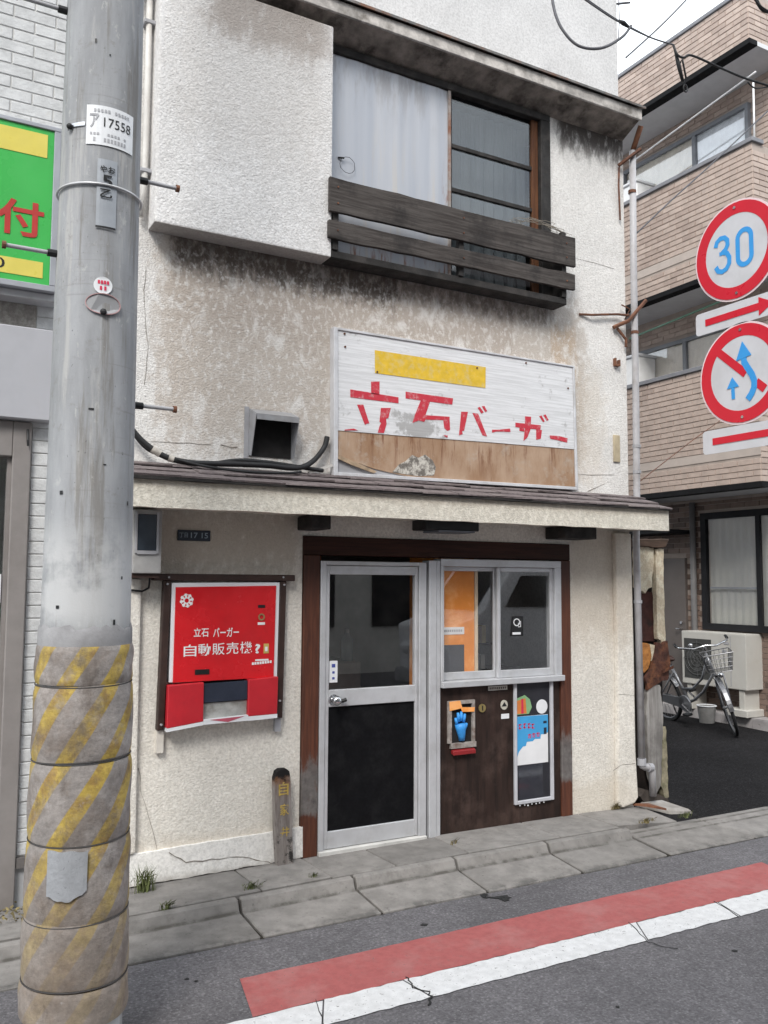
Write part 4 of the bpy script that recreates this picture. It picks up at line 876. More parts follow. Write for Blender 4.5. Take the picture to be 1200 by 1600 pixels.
m_rsheet = M('red_rust_tin', (.070, .027, .018), .9, .5, 18, (.19, .075, .035), .8, 12, .8, 45)
obj('rusty_tin', G().prism(cp([(166, 600), (200, 610), (226, 590), (232, 640), (242, 715), (232, 800), (200, 812), (150, 842), (122, 862), (108, 790), (140, 745), (158, 660)]), FR, .10, .125), m_rsheet, stub)
obj('tin_curl', G().hexa([(onY(1036, 1046, .08)), onY(1052, 1040, .06), onY(1053, 1044, .06), onY(1036, 1052, .08)], [onY(1036, 1046, .1), onY(1052, 1040, .08), onY(1053, 1044, .08), onY(1036, 1052, .1)]), m_rsheet, stub)
obj('inner_board', G().prism(cp([(95, 330), (175, 330), (182, 600), (160, 600), (95, 590)], .17), FR, .166, .185), M('deep_red_board', (.055, .020, .016), .9, .5, 9, (.015, .012, .012), .9, 6), stub)
obj('orange_sheet', G().prism(cp([(90, 600), (120, 605), (146, 622), (150, 665), (130, 740), (108, 765), (90, 760)]), FR, .115, .128), M('orange_rust', (.40, .17, .045), .85, .4, 22, (.20, .065, .02), .8, 14, .6, 50), stub)
obj('plaster_chip', G().prism(cp([(143, 612), (166, 622), (160, 670), (148, 705)]), FR, .112, .130), m_plq, stub)
obj('bare_plank', G().prism(cp([(125, 862), (158, 826), (192, 830), (206, 960), (208, 1060), (196, 1375), (170, 1425), (132, 1300), (116, 1000)]), FR, .105, .15), wood('grey_plank', (.33, .315, .30), (.20, .185, .175), (4, 4, .35), 7, .9, .5, (.11, .10, .095), .5), stub, bevel=.004)
obj('mossy_edge', G().prism(cp([(209, 1062), (225, 1058), (232, 1250), (240, 1440), (222, 1452), (200, 1380)]), FR, .11, .17), M('mossy_mortar', (.26, .23, .16), .95, .35, 20, (.12, .12, .06), .7, 12, .5), stub)
obj('foot_rubble', G().prism(cp([(90, 1440), (130, 1480), (190, 1500), (245, 1470), (245, 1450), (200, 1430), (120, 1400)], .05), FR, .02, .2), M('dark_rubble', (.05, .04, .034), .95, .4, 14), stub)
def rubble(name, px, py, z, sx, sy, sz, rot, col, label):
    p = onZ(px, py, z); gg = G().sphere((0, 0, 0), .5, 8, 6)
    gg.v = [Vector((v.x*sx*(1+rj(.15)), v.y*sy*(1+rj(.15)), v.z*sz*(1+rj(.15)))) for v in gg.v]
    gg.xf(Matrix.Translation((p.x, p.y, z+sz*.35)) @ Matrix.Rotation(rot, 4, 'Z'))
    return tag(obj(name, gg, col, bevel=0), label, 'stone')
m_rub = concrete('rubble_concrete', (.26, .24, .22))
gg = G(); p0 = onZ(1045, 1262, .06)
gg.hexa([(5.03, .06, .03), (5.10, -.20, .03), (5.30, -.26, .03), (5.27, .05, .03)], [(5.04, .05, .10), (5.11, -.18, .085), (5.28, -.235, .075), (5.25, .04, .095)])
tag(obj('concrete_lump', gg, m_rub, bevel=.012), 'low broken concrete lump at the foot of the rain pipe', 'concrete')
gg = G().hexa([(4.90, -.02, .10), (4.96, -.10, .10), (5.06, -.20, .085), (5.02, -.06, .09)], [(4.90, -.02, .115), (4.96, -.10, .118), (5.06, -.20, .10), (5.02, -.06, .112)])
tag(obj('tile_shard', gg, m_rustbrown), 'rusty shard lying between the right pilaster and the pipe foot', 'debris')

# ================================================================== INSIDE THE SHOP (seen through the glass)
orm = thing('orange_machine', 'orange ticket machine standing behind the left pane of the shop window', 'machine', (3.40, .14, .11))
obj('cabinet', G().box(3.195, 3.52, .055, .40, .12, 1.95), m_orange, orm, bevel=.006)
obj('edge_trim', G().box(3.5205, 3.545, .052, .40, .12, 1.95), M('cream_trim', (.62, .50, .36), .5, .15), orm)
obj('pickup_mouth', G().box(3.262, 3.43, .049, .0545, 1.13, 1.335), M('machine_dark', (.06, .06, .065), .4, .2), orm, bevel=.004)
nt_ = obj('paper_notice', G().box(3.255, 3.43, .0515, .0545, 1.405, 1.455), m_wtxt, orm)
gg = G()
for k in range(10): gg.box(3.268+k*.015, 3.277+k*.015, .0502, .0513, 1.423, 1.438)
obj('notice_print', gg, m_grey, nt_)
obj('yellow_tape', G().box(3.218, 3.2545, .0515, .0545, 1.375, 1.455), M('yellow_tape', (.65, .45, .10), .5, .2), orm)
ctr = tag(obj('counter', G().box(2.05, 3.05, .85, 1.35, .12, 1.17), M('counter_steel', (.42, .40, .38), .4, .2), bevel=.01), 'low counter seen behind the door glass', 'counter')
bt = thing('water_bottle', 'clear plastic bottle standing on the counter behind the door glass', 'bottle', (2.98, .95, 1.1705))
obj('bottle_body', G().tube([(2.98, .95, 1.1705), (2.98, .95, 1.33), (2.98, .95, 1.36), (2.98, .95, 1.38)], [.045, .045, .025, .016], 14), M('bottle_plastic', (.30, .36, .42), .15, .2), bt, smooth=40)
obj('bottle_cap', G().cyl((2.98, .95, 1.381), (2.98, .95, 1.405), .017, n=12), m_whiteplas, bt)
tag(obj('inner_post', G().box(2.92, 2.99, 1.45, 1.52, .11, 2.49), wood('inner_orange_wood', (.50, .17, .05), (.35, .11, .03), (8, 8, .4))), 'thin orange brown post inside the shop behind the door glass', 'post')
shl = thing('cluttered_shelf', 'dark shelf of packed goods behind the middle of the shop window', 'shelf', (3.95, .5, .11))
obj('shelf_body', G().box(3.70, 4.30, .55, .85, .12, 1.10), m_blackwood, shl)
for k in range(6):
    z = 1.10+.001; 
for k in range(14):
    x = 3.66+.045*(k % 7)+rj(.01); z0 = 1.101 if k < 7 else 1.30; h = random.uniform(.10, .18)
    obj('packet', G().box(x, x+.036, .56+rj(.01), .68, z0, z0+h), M('packet_paint', random.choice([(.35, .33, .3), (.16, .1, .06), (.1, .12, .15), (.4, .3, .1)]), .5, .2), shl)
obj('shelf_board', G().box(3.62, 4.02, .54, .84, 1.285, 1.2995), m_blackwood, shl)

# ================================================================== UTILITY POLE
pole = thing('utility_pole', 'grey concrete utility pole with striped padded guard at the left of the shop', 'utility pole', (POLE.x, POLE.y, 0))
rad = lambda z: .178 - .0068*z
def cylpt(th, z, r): return Vector((POLE.x+r*math.sin(th), POLE.y-r*math.cos(th), z))     # th=0 faces the road, grows to the right
gg = G(); NS = 48; zl = [0, .3, 1, 1.5, 1.52, 2.5, 4, 6, 9, 11]
for z in zl: pass
vs = []; fs = []
for z in zl: vs += [cylpt(2*math.pi*i/NS, z, rad(z)) for i in range(NS)]
for j in range(len(zl)-1):
    for i in range(NS): fs.append((j*NS+i, j*NS+(i+1) % NS, (j+1)*NS+(i+1) % NS, (j+1)*NS+i))
fs.append(tuple((len(zl)-1)*NS+i for i in range(NS)))
obj('shaft', gg.add(vs, fs), m_poleconc, pole, smooth=40)
TH0 = math.atan2(CAM.x-POLE.x, POLE.y-CAM.y)                      # side of the pole that faces the photographer's pavement
# grey collar of paint and filler above the guard
gg = G(); vs = []; fs = []
zz2 = [1.505, 1.53, 1.57, 1.585]
for k, z in enumerate(zz2): vs += [cylpt(2*math.pi*i/NS, z+(rj(.012) if k == 3 else 0), rad(z)+(.008 if k < 3 else .002)) for i in range(NS)]
for j in range(3):
    for i in range(NS): fs.append((j*NS+i, j*NS+(i+1) % NS, (j+1)*NS+(i+1) % NS, (j+1)*NS+i))
obj('filler_collar', gg.add(vs, fs), concrete('collar_concrete', (.26, .255, .26), (.42, .42, .43)), pole, smooth=True)
secs = [(1.372, 1.515), (1.092, 1.366), (.800, 1.086), (.518, .794), (.286, .512), (.150, .280)]
for k, (z0, z1) in enumerate(secs):                                # padded guard sections, slightly bulged and lumpy
    gg = G(); vs = []; fs = []; nz = 13; ph = random.random()*6
    tilt = .006
    for j in range(nz):
        t = j/(nz-1); z = lerp(z0, z1, t); bul = .005+.005*(1-abs(2*t-1)**9)+.001*math.sin(math.pi*t)
        for i in range(NS):
            th = 2*math.pi*i/NS; lump = .0022*math.sin(3*th+ph+5*t)+.0015*math.sin(7*th+2*ph-7*t)
            vs.append(cylpt(th, z+tilt*math.sin(th+ph)*(1 if k else .3), rad(z)+.003+bul+lump*math.sin(math.pi*t)+.0025*k*.5))
    for j in range(nz-1):
        for i in range(NS): fs.append((j*NS+i, j*NS+(i+1) % NS, (j+1)*NS+(i+1) % NS, (j+1)*NS+i))
    fs.append(tuple(range(NS-1, -1, -1))); fs.append(tuple((nz-1)*NS+i for i in range(NS)))
    obj('guard_section', gg.add(vs, fs), m_wrap, pole, smooth=60)
    if k < 5:
        gg = G().tube([cylpt(2*math.pi*i/NS, z0-.003+tilt*math.sin(2*math.pi*i/NS+ph), rad(z0)+.0095+.00125*k) for i in range(NS)], .0028, 5, True)
        obj('guard_seam', gg, m_wrapseam, pole)
def pole_patch(name, u0, u1, z0, z1, dr, mat, parent, n=8, shape=None, th=.003):
    """curved sheet lying on the pole; u in metres round the pole from the camera side"""
    gg = G(); vs = []; fs = []
    for j in range(2):
        for i in range(n+1):
            u = lerp(u0, u1, i/n); z = (z0, z1)[j]
            if shape: z = shape(i/n)[j]
            r = rad(z)+dr
            vs.append(cylpt(TH0+u/rad(z), z, r))
    for i in range(n): fs.append((i, i+1, n+1+i+1, n+1+i))
    gg.add(vs, fs); return obj(name, gg, mat, parent)
def pu(x, z):                                                     # survey: metres round the shaft for an image column
    best = min((abs((lambda P: 600+FPX*(P-CAM).dot(RT)/(P-CAM).dot(FW))(cylpt(TH0+k*.02, z, rad(z)))-x), k*.02) for k in range(-80, 81))
    return best[1]*rad(z)
# torn grey patch
pole_patch('torn_patch', pu(80, .7), pu(134, .7), .60, .78, .027, m_silver, pole, 10, lambda t: (.626-.022*math.sin(min(1, t*1.6)*math.pi*.5)+.10*max(0, t-.45)**1.6+.003*math.sin(t*19), .786-.006*t+.003*math.sin(t*13)))
# number plate
za, zb = 3.455, 3.615
npl = pole_patch('number_plate', pu(135, 3.53), pu(206, 3.53), za, zb, .004, m_whiteplas, pole, 10)
def wraptext(body, u0, u1, z0, z1, mat, parent, bold=0.0, dr=.0055):
    vs, fs = text_pts(body, bold); gg = G()
    gg.add([cylpt(TH0+lerp(u0, u1, a)/rad(3.5), lerp(z0, z1, b), rad(z0)+dr) for a, b in vs], fs); return obj('plate_text', gg, mat, parent)
U = lambda x: pu(x, 3.53)
wraptext('17558', U(162), U(202), 3.530, 3.568, m_black, npl, .0)
wraptext('ア', U(141), U(154), 3.522, 3.580, m_grey, npl, .02)
gg = G()
for k in range(12): 
    u = lerp(U(143), U(198), k/11)
    for (q0, q1) in ((3.468, 3.484), (3.494, 3.504), (3.588, 3.600)):
        if random.random() < .85: gg.add([cylpt(TH0+(u+d)/rad(3.5), z, rad(3.5)+.0052) for d, z in ((-.004, q0), (.004, q0), (.004, q1), (-.004, q1))], [(0, 1, 2, 3)])
obj('plate_print', gg, m_grey, npl, kind='stuff')
lpl = pole_patch('line_plate', pu(151, 3.25), pu(181, 3.25), 3.13, 3.40, .0035, M('plate_grey', (.33, .35, .38), .45, .1, 9, metal=.3), pole, 6)
wraptext('やお', pu(156, 3.3), pu(178, 3.3), 3.345, 3.372, m_black, lpl, .03, .0075); wraptext('5', pu(160, 3.3), pu(175, 3.3), 3.290, 3.336, m_black, lpl, .02, .0078); wraptext('乙', pu(157, 3.3), pu(175, 3.3), 3.243, 3.279, m_black, lpl, .03, .0082)
pole_patch('plate_lip', pu(149, 3.13), pu(179, 3.13), 3.122, 3.130, .006, m_black, pole, 6)
gg = G().tube([cylpt(2*math.pi*i/NS, 3.296, rad(3.3)+.0075) for i in range(NS)], .0050, 6, True); obj('band_wire', gg, M('band_white', (.55, .55, .56), .4, .1, metal=.3), pole, smooth=True)
pole_patch('clip_band', pu(106, 3.55), pu(134, 3.55), 3.530, 3.545, .005, m_chrome, pole, 6); obj('clip', G().sphere(cylpt(TH0+pu(112, 3.53)/rad(3.5), 3.532, rad(3.53)+.012), .012, 8, 6), m_cable, pole)
# round sticker and eye plate
def pole_disc(name, x, z, ru, rz, dr, mat, parent, n=20):
    u = pu(x, z); gg = G(); gg.add([cylpt(TH0+(u+ru*math.cos(2*math.pi*i/n))/rad(z), z+rz*math.sin(2*math.pi*i/n), rad(z)+dr) for i in range(n)], [tuple(range(n))]); return obj(name, gg, mat, parent)
rs = pole_disc('round_sticker', 161, 2.895, .035, .034, .004, m_whiteplas, pole)
gg = G(); u0 = pu(161, 2.895)
for k in range(4): gg.add([cylpt(TH0+(u0-.020+k*.011+d)/rad(2.9), z, rad(2.9)+.0052) for d, z in ((0, 2.900), (.008, 2.900), (.008, 2.914), (0, 2.914))], [(0, 1, 2, 3)])
for k in (0, 1): gg.add([cylpt(TH0+(u0-.012+k*.016+d)/rad(2.9), z, rad(2.9)+.0052) for d, z in ((0, 2.876), (.008, 2.876), (.008, 2.892), (0, 2.892))], [(0, 1, 2, 3)])
obj('sticker_print', gg, m_pr, rs)
ey = pole_disc('eye_plate', 161, 2.822, .064, .040, .006, M('eye_grey', (.30, .30, .31), .5, .1), pole, 24)
u1 = pu(161, 2.822)
gg = G().tube([cylpt(TH0+(u1+.064*math.cos(2*math.pi*i/24))/rad(2.82), 2.822+.040*math.sin(2*math.pi*i/24), rad(2.82)+.007) for i in range(24)], .0022, 4, True); obj('eye_rim', gg, M('pink_rim', (.45, .27, .27), .6), ey)
obj('eye_bolt', G().sphere(cylpt(TH0+u1/rad(2.8), 2.790, rad(2.8)+.008), .013, 8, 6), m_cable, ey)
# step bolts along the street direction
for (s_, z, L) in ((-1, 4.055, .185), (1, 3.420, .155), (-1, 3.045, .185), (1, 2.472, .160)):
    r0 = rad(z); P0 = Vector((POLE.x+s_*(r0-.02), POLE.y, z))
    sbt = obj('step_bolt', G().cyl(P0, P0+Vector((s_*(L+.02), 0, 0)), .0085, n=10), m_grey, pole, smooth=40)
    obj('bolt_head', G().cyl(P0+Vector((s_*(L+.02), 0, 0)), P0+Vector((s_*(L+.034), 0, 0)), .015, n=10), m_rustbrown, sbt); obj('bolt_collar', G().cyl(P0+Vector((s_*.018, 0, 0)), P0+Vector((s_*.055, 0, 0)), .015, n=10), m_black, sbt)
# bolt holes and small cleats
for (x, z, w_, h) in ((178, 1.602, .010, .020), (177, 1.568, .008, .012), (190, 1.77, .008, .012), (96, 2.09, .014, .014), (199, 2.06, .008, .016), (90, 1.66, .014, .012), (143, 2.41, .020, .007), (150, 3.88, .008, .018), (172, 3.83, .006, .008), (163, 2.2, .012, .004)):
    u = pu(x, z); pole_patch('bolt_hole', u-w_/2, u+w_/2, z-h/2, z+h/2, .0022, m_black, pole, 2)

# ================================================================== LEFT NEIGHBOUR
nb = thing('brick_neighbour_building', 'white brick-faced shop building with grey door frame at the left edge', 'building', (-1.2, 0, .08))
m_mort = M('siding_joint', (.47, .465, .45), .9, .12)
def brickmat(name, col, rnd=.07):
    t = NT(name); c = t.val(t.rgb(col), t.rng(t.island(), 0, 1, 1-rnd, 1+rnd)); c = t.val(c, t.rng(t.noise(14, 6, .65), .3, .7, .86, 1.1))
    c = t.mix(t.m('MULTIPLY', t.rng(t.noise(7, 6, .7), .58, .7), .35), c, (.42, .39, .34)); t.bump(t.noise(55, 5, .65), .5, .008); return t.done(c, .85, 0, .2)
m_nbrick = brickmat('white_brick', (.58, .585, .585), .05)
gg = G().box(-5.5, 1.115, .006, .12, 3.30, 9.0).box(.60, 1.115, .006, .12, .33, 3.2995); nw = obj('siding_wall', gg, m_mort, nb)
obj('side_wall', G().box(1.0, 1.115, .13, 7, 0, 9), m_mort, nb); obj('roof_slab', G().box(-5.5, 1.1, .0, 7, 9.001, 9.1), m_mort, nb)
rest = G(); nbk = 0
def brick(x0, x1, z0, z1, parent, seen):
    global nbk
    d = rj(.0018); b = .003
    gg = G().hexa([(x0, .0055, z0), (x1, .0055, z0), (x1, .0055, z1), (x0, .0055, z1)], [(x0+b, .0015+d*.6, z0+b), (x1-b, .0015+d*.6, z0+b), (x1-b, .0015+d*.6, z1-b), (x0+b, .0015+d*.6, z1-b)])
    if seen: obj('brick', gg, m_nbrick, parent)
    else: rest.add(gg.v, gg.f)
ch = .068; k = 0; z = 4.235
while z < 5.6:                                                     # courses above the green sign
    x = -1.0+(k % 2)*.11
    while x < 1.10:
        x1 = min(x+.213, 1.112)
        if x1-x > .02: brick(x, x1, z, z+ch-.005, nw, x1 > .33 and x < .75 and z < 4.75)
        x += .22
    z += ch; k += 1
z = .335; k = 0
while z < 3.28:                                                    # narrow corner pier beside the doorway
    for (x0, x1) in ((.602, .748), (.756, .85), (.857, 1.112)): brick(x0, x1, z, z+ch-.005, nw, x0 < .8)
    z += ch; k += 1
obj('brick_rest', rest, m_nbrick, nw, kind='stuff')
# trim above the sign, base under the bricks
m_trim = M('grey_trim', (.30, .285, .275), .6, .12, 8, (.16, .14, .13), .5)
obj('trim_rail', G().box(-5.5, 1.1, -.03, .0055, 4.195, 4.232), m_trim, nb)
obj('bottom_rail', G().box(.60, 1.115, -.020, .10, .275, .328), M('dark_rail', (.12, .11, .105), .6, .15), nb)
obj('base_wall', G().box(.60, 1.115, .004, .10, .0, .2745), M('base_paint', (.40, .41, .43), .75, .12, 6, (.25, .24, .22), .5), nb)
m_frame = M('neighbour_frame', (.235, .215, .205), .5, .08, 9, (.16, .14, .13), .4)
dr = obj('shop_door', G().box(.505, .596, -.03, .10, .06, 2.60).box(-3.0, .5045, -.03, .10, 2.41, 2.60), m_frame, nb, bevel=.005)
obj('door_leaf', G().box(.485, .5045, .0, .06, .06, 2.4095).box(-3, .4845, .0, .06, .06, .16), m_frame, dr)
obj('door_glass', G().box(-3, .4845, .025, .031, .16, 2.4095), m_glass, dr)
obj('bell_bracket', G().tube([(.575, -.032, 2.56), (.575, -.045, 2.50), (.578, -.045, 2.47)], .006, 6), m_black, dr)
lf = obj('door_leaflet', G().box(.36, .478, .018, .0245, 1.64, 1.79), m_whiteplas, dr)
obj('leaflet_heart', G().ribbon([(.43+.035*math.cos(k*.5236), 1.735+.032*math.sin(k*.5236)) for k in range(12)], .014, FR, .0165, .0178, True), M('magenta_print', (.50, .03, .16), .5), lf)
obj('teal_sticker', G().box(.34, .478, .018, .0245, 1.565, 1.610), M('teal_print', (.02, .33, .33), .5), dr)
obj('back_room', G().box(-3, 1.0, 2.4, 2.45, .0, 3.2).box(-3, 1, .11, 2.399, 2.62, 2.66), M('neighbour_room', (.10, .10, .075), .8, .3, 2), nb)
obj('shutter_case', G().box(-3.0, .690, -.085, .0055, 2.605, 3.100), M('shutter_case_paint', (.40, .40, .425), .5, .05, 6, (.3, .28, .27), .3), nb, bevel=.006)
obj('rough_lintel', G().box(-3.0, .60, .002, .10, 3.1005, 3.2995), stucco('rough_band', (.42, .40, .37), (.26, .24, .22), .6, bump=.7), nb)
# green fascia sign
gs = thing('green_sign', 'green shop sign with yellow bands and a red character on the left building', 'sign', (-1.2, -.1, 3.27))
m_green = M('green_acrylic', (.06, .42, .09), .3, .05, 3); m_yband = M('yellow_band', (.66, .56, .12), .35, .05)
obj('sign_face', G().box(-3.4, .638, -.155, -.02, 3.318, 4.168), m_green, gs)
obj('sign_case', G().box(-3.42, .672, -.165, -.015, 4.1685, 4.192).box(.6385, .672, -.165, -.015, 3.318, 4.168).box(-3.42, .672, -.165, -.015, 3.285, 3.3175), M('sign_case_alu', (.36, .37, .40), .45, .08, metal=.3), gs, bevel=.003)
obj('sign_box_lip', G().box(-3.42, .690, -.12, -.001, 3.245, 3.2845), m_alu, gs, bevel=.004)
obj('yellow_band', G().box(-3.4, .605, -.1575, -.1555, 4.012, 4.140), m_yband, gs); obj('yellow_band', G().box(-3.4, .604, -.1575, -.1555, 3.352, 3.438), m_yband, gs)
fn4 = lambda u, v: (u, -.1585, v)
text('character', '付', (.372, .600, 3.562, 3.755), fn4, M('red_character', (.42, .035, .03), .45, .1), gs, .022)
text('character', '0', (.352, .418, 3.372, 3.430), fn4, m_black, gs, -.005)

# ================================================================== RIGHT NEIGHBOUR
rb = thing('tiled_apartment_building', 'beige tiled three-storey apartment building with balconies behind the parking lot', 'building', (10.5, 4, .1))
XB, XW, YC = 8.3, 8.95, 1.40
m_tjoint = M('tile_joint', (.385, .325, .285), .9, .1)
def tilemat(name, a, b):
    t = NT(name); c = t.mix(t.rng(t.island(), .15, .85), a, b); c = t.val(c, t.rng(t.noise(9, 5, .6), .3, .7, .9, 1.08)); t.bump(t.noise(60, 4, .6), .2, .004); return t.done(c, .6, 0, .35)
m_tile = tilemat('beige_tile', (.48, .385, .33), (.385, .30, .255)); m_tile_d = tilemat('shaded_brown_tile', (.23, .165, .135), (.12, .085, .07)); m_tplain = M('plain_tile_band', (.47, .405, .36), .7, .06)  # ground-floor tiles: browner tone, with the shade under the balconies put into the colour
TILES = []                                                         # (size in view, verts, faces, material)
def tile_x(X, Y0, Y1, Z0, Z1, mat, L=.20, H=.060, out=-1, skip=None, prio=0):
    """tiles on a wall that faces -X (out=-1): running bond"""
    k = 0; z = Z0
    while z+H*.6 <= Z1:
        y = Y0-(L+.006)*(.5 if k % 2 else 0)
        while y < Y1:
            a, b = max(y, Y0), min(y+L, Y1)
            if b-a > .03 and not (skip and skip((a+b)/2, z)):
                d = rj(.0015); h = min(z+H, Z1)
                g_ = G().hexa([(X, a, z), (X, b, z), (X, b, h), (X, a, h)], [(X-.009+d, a+.003, z+.003), (X-.009+d, b-.003, z+.003), (X-.009+d, b-.003, h-.003), (X-.009+d, a+.003, h-.003)])
                c = Vector((X, (a+b)/2, z)); dd = (c-CAM).length; v = c-CAM; px = 600+FPX*v.dot(RT)/v.dot(FW); py = 800-FPX*v.dot(UP)/v.dot(FW)
                vis = 975 < px < 1200 and 0 < py < 1200
                TILES.append(((0 if vis else 100)+dd-prio, g_, mat))
            y += L+.006
        z += H+.007; k += 1
def tile_y(Y, X0, X1, Z0, Z1, mat, L=.20, H=.060):
    k = 0; z = Z0
    while z+H*.6 <= Z1:
        x = X0-(L+.006)*(.5 if k % 2 else 0)
        while x < X1:
            a, b = max(x, X0), min(x+L, X1)
            if b-a > .03:
                g_ = G().hexa([(a, Y, z), (b, Y, z), (b, Y, z+H), (a, Y, z+H)], [(a+.003, Y-.009, z+.003), (b-.003, Y-.009, z+.003), (b-.003, Y-.009, z+H-.003), (a+.003, Y-.009, z+H-.003)])
                TILES.append((60, g_, mat))
            x += L+.006
        z += H+.007; k += 1
YB = 9.0
body = G().box(XW, 13, YC+.02, YB+2, .14, 8.6)
body_o = obj('wall_core', body, m_tjoint, rb)
# balconies: parapet, coping, dark edge, soffit
for (z0, z1, nm) in ((2.89, 4.30, 'balcony'), (5.42, 6.78, 'balcony'), (8.0, 8.60, 'roof_parapet')):
    pr = obj(nm, G().box(XB, XB+.14, YC, YB, z0, z1).box(XB+.1405, XW-.001, YC, YC+.14, z0, z1), m_tjoint, rb)
    obj('coping', G().box(XB-.03, XB+.17, YC-.03, YB, z1+.001, z1+.055), M('coping_grey', (.20, .20, .215), .5, .1), pr, bevel=.006)
    obj('dark_edge', G().box(XB-.035, XB+.10, YC-.035, YB, z0-.062, z0-.001), M('edge_black', (.012, .012, .013), .7, .15, spec=.1), pr)
    obj('soffit', G().box(XB+.101, XW-.001, YC-.03, YB, z0-.055, z0-.002), M('soffit_grey', (.62, .62, .63), .7, .06), pr)
    band = None
    if z1-z0 > 1: 
        band = (z0+.30, z0+.40)
        obj('plain_band', G().box(XB-.007, XB-.0005, YC-.005, 6.5, *band), m_tplain, pr)
        tile_x(XB, YC, 5.4, z0+.004, band[0]-.004, m_tile); tile_x(XB, YC, 5.4, band[1]+.006, z1-.002, m_tile)
    else: tile_x(XB, YC, 5.4, z0+.004, z1-.002, m_tile)
    tile_y(YC, XB, XW+.0, z0+.004, z1-.05, m_tile)
W1 = (1.50, 2.70, 1.27, 2.57)
skipg = lambda y, z: (W1[0]-.25 < y < W1[1]+.12 and W1[2]-.10 < z < W1[3]+.10) or (3.03 < y < 3.54 and z < 2.10)
tile_x(XW, YC+.02, 6, .215, 2.80, m_tile_d, skip=skipg)
wz3 = (1.95, 4.0, 6.05, 7.62); wz2 = (2.0, 4.0, 3.55, 4.92)
tile_x(XW, YC+.02, 5.6, 4.3, 5.34, m_tile, skip=lambda y, z: wz2[0]-.1 < y < wz2[1]+.1 and z < wz2[3]+.1)
tile_x(XW, YC+.02, 5.6, 6.8, 7.93, m_tile, skip=lambda y, z: wz3[0]-.1 < y < wz3[1]+.1 and z < wz3[3]+.1)
tile_y(YC+.02, XW, 10.4, .2, 8.5, m_tile)
TILES.sort(key=lambda t: t[0])
for mt in (m_tile, m_tile_d):
    q = G()
    for i, (_, g_, mm) in enumerate(TILES):
        if i >= 300 and mm is mt: q.add(g_.v, g_.f)
    if q.v: obj('tile_rest', q, mt, body_o, kind='stuff')
for i, (_, g_, mm) in enumerate(TILES[:300]): obj('tile', g_, mm, body_o)
# windows in the wall behind the balconies
m_wframe = M('bronze_frame', (.016, .016, .018), .6, .15, spec=.15); m_wfgrey = M('grey_frame', (.20, .21, .23), .45, .1)
def curtain(name, X, y0, y1, z0, z1, mat, parent, amp=.02, f=34):
    gg = G(); n = 40
    for i in range(n):
        a, b = lerp(y0, y1, i/n), lerp(y0, y1, (i+1)/n); q = lambda y: X+amp*math.sin(y*f)
        gg.quad((q(a), a, z0), (q(b), b, z0), (q(b), b, z1), (q(a), a, z1))
    return obj(name, gg, mat, parent, smooth=True)
def xwindow(y0, y1, z0, z1, fm, splits, cols, parent, t=.05):
    w_ = obj('window', G().box(XW-.06, XW-.001, y0-t, y0, z0-t, z1+t).box(XW-.06, XW-.001, y1, y1+t, z0-t, z1+t).box(XW-.06, XW-.001, y0+.0005, y1-.0005, z1, z1+t).box(XW-.06, XW-.001, y0+.0005, y1-.0005, z0-t, z0), fm, parent)
    for s in splits: obj('window_bar', G().box(XW-.055, XW-.012, s-.028, s+.028, z0+.0005, z1-.0005), fm, w_)
    ed = [y0]+list(splits)+[y1]
    for a, b, c in zip(ed, ed[1:], cols):
        curtain('curtain', XW-.012, a+.03, b-.03, z0, z1, c, w_, .004, 60)
        obj('pane', G().box(XW-.034, XW-.030, a+.03, b-.03, z0+.0005, z1-.0005), m_glass, w_)
    return w_
m_c1 = M('beige_curtain', (.80, .74, .66), .9, .08); m_c2 = M('white_curtain', (.82, .84, .88), .9, .1); m_c3 = M('frosted_pane', (.50, .49, .45), .5, .08, 2, (.36, .36, .38), .4, 1.2)
xwindow(wz3[0], wz3[1], wz3[2], wz3[3], m_wfgrey, (2.75,), (m_c2, m_c1), rb)
xwindow(wz2[0], wz2[1], wz2[2], wz2[3], m_wfgrey, (2.98,), (m_c1, m_c1), rb)
gw = xwindow(W1[0], W1[1], W1[2], W1[3], m_wframe, (1.94,), (m_c3, m_c3), rb, .08)
obj('window_bar', G().box(XW-.042, XW-.036, 1.97, 2.66, 1.70, 1.722), m_wfgrey, gw)
sd = obj('side_door', G().box(XW-.05, XW-.001, 3.05, 3.52, .16, 2.09), M('door_grey_brown', (.115, .098, .09), .5, .06, 5), rb, bevel=.004)
obj('door_handle', G().tube([(XW-.052, 3.12, 1.18), (XW-.09, 3.12, 1.18), (XW-.09, 3.18, 1.18)], .010, 8), m_chrome, sd); obj('door_lock', G().cyl((XW-.0505, 3.12, 1.26), (XW-.07, 3.12, 1.26), .018, n=10), m_chrome, sd)
obj('door_canopy', G().box(XW-.42, XW-.001, 2.98, 4.3, 2.40, 2.45), m_wframe, rb, bevel=.004)
obj('drain_pipe', G().tube([(XW-.05, 2.91, 2.80), (XW-.05, 2.91, .22)], .038, 12), M('drain_grey', (.17, .165, .165), .5, .1), rb, smooth=True)
plin = obj('plinth', G().box(XW-.22, XW-.001, 1.30, 6.5, .05, .205), concrete('plinth_concrete', (.33, .32, .32), bump=.15), rb)
for k in range(14):
    y = 1.305+k*.215; obj('plinth_tile', G().box(XW-.228, XW-.2205, y, y+.207, .07, .200), concrete('plinth_tile_face', (.32, .30, .30), bump=.1) if k == 0 else bpy.data.materials['plinth_tile_face'], plin)
    obj('plinth_tile', G().box(XW-.2195, XW-.006, y, y+.207, .2055, .213), bpy.data.materials['plinth_tile_face'], plin)
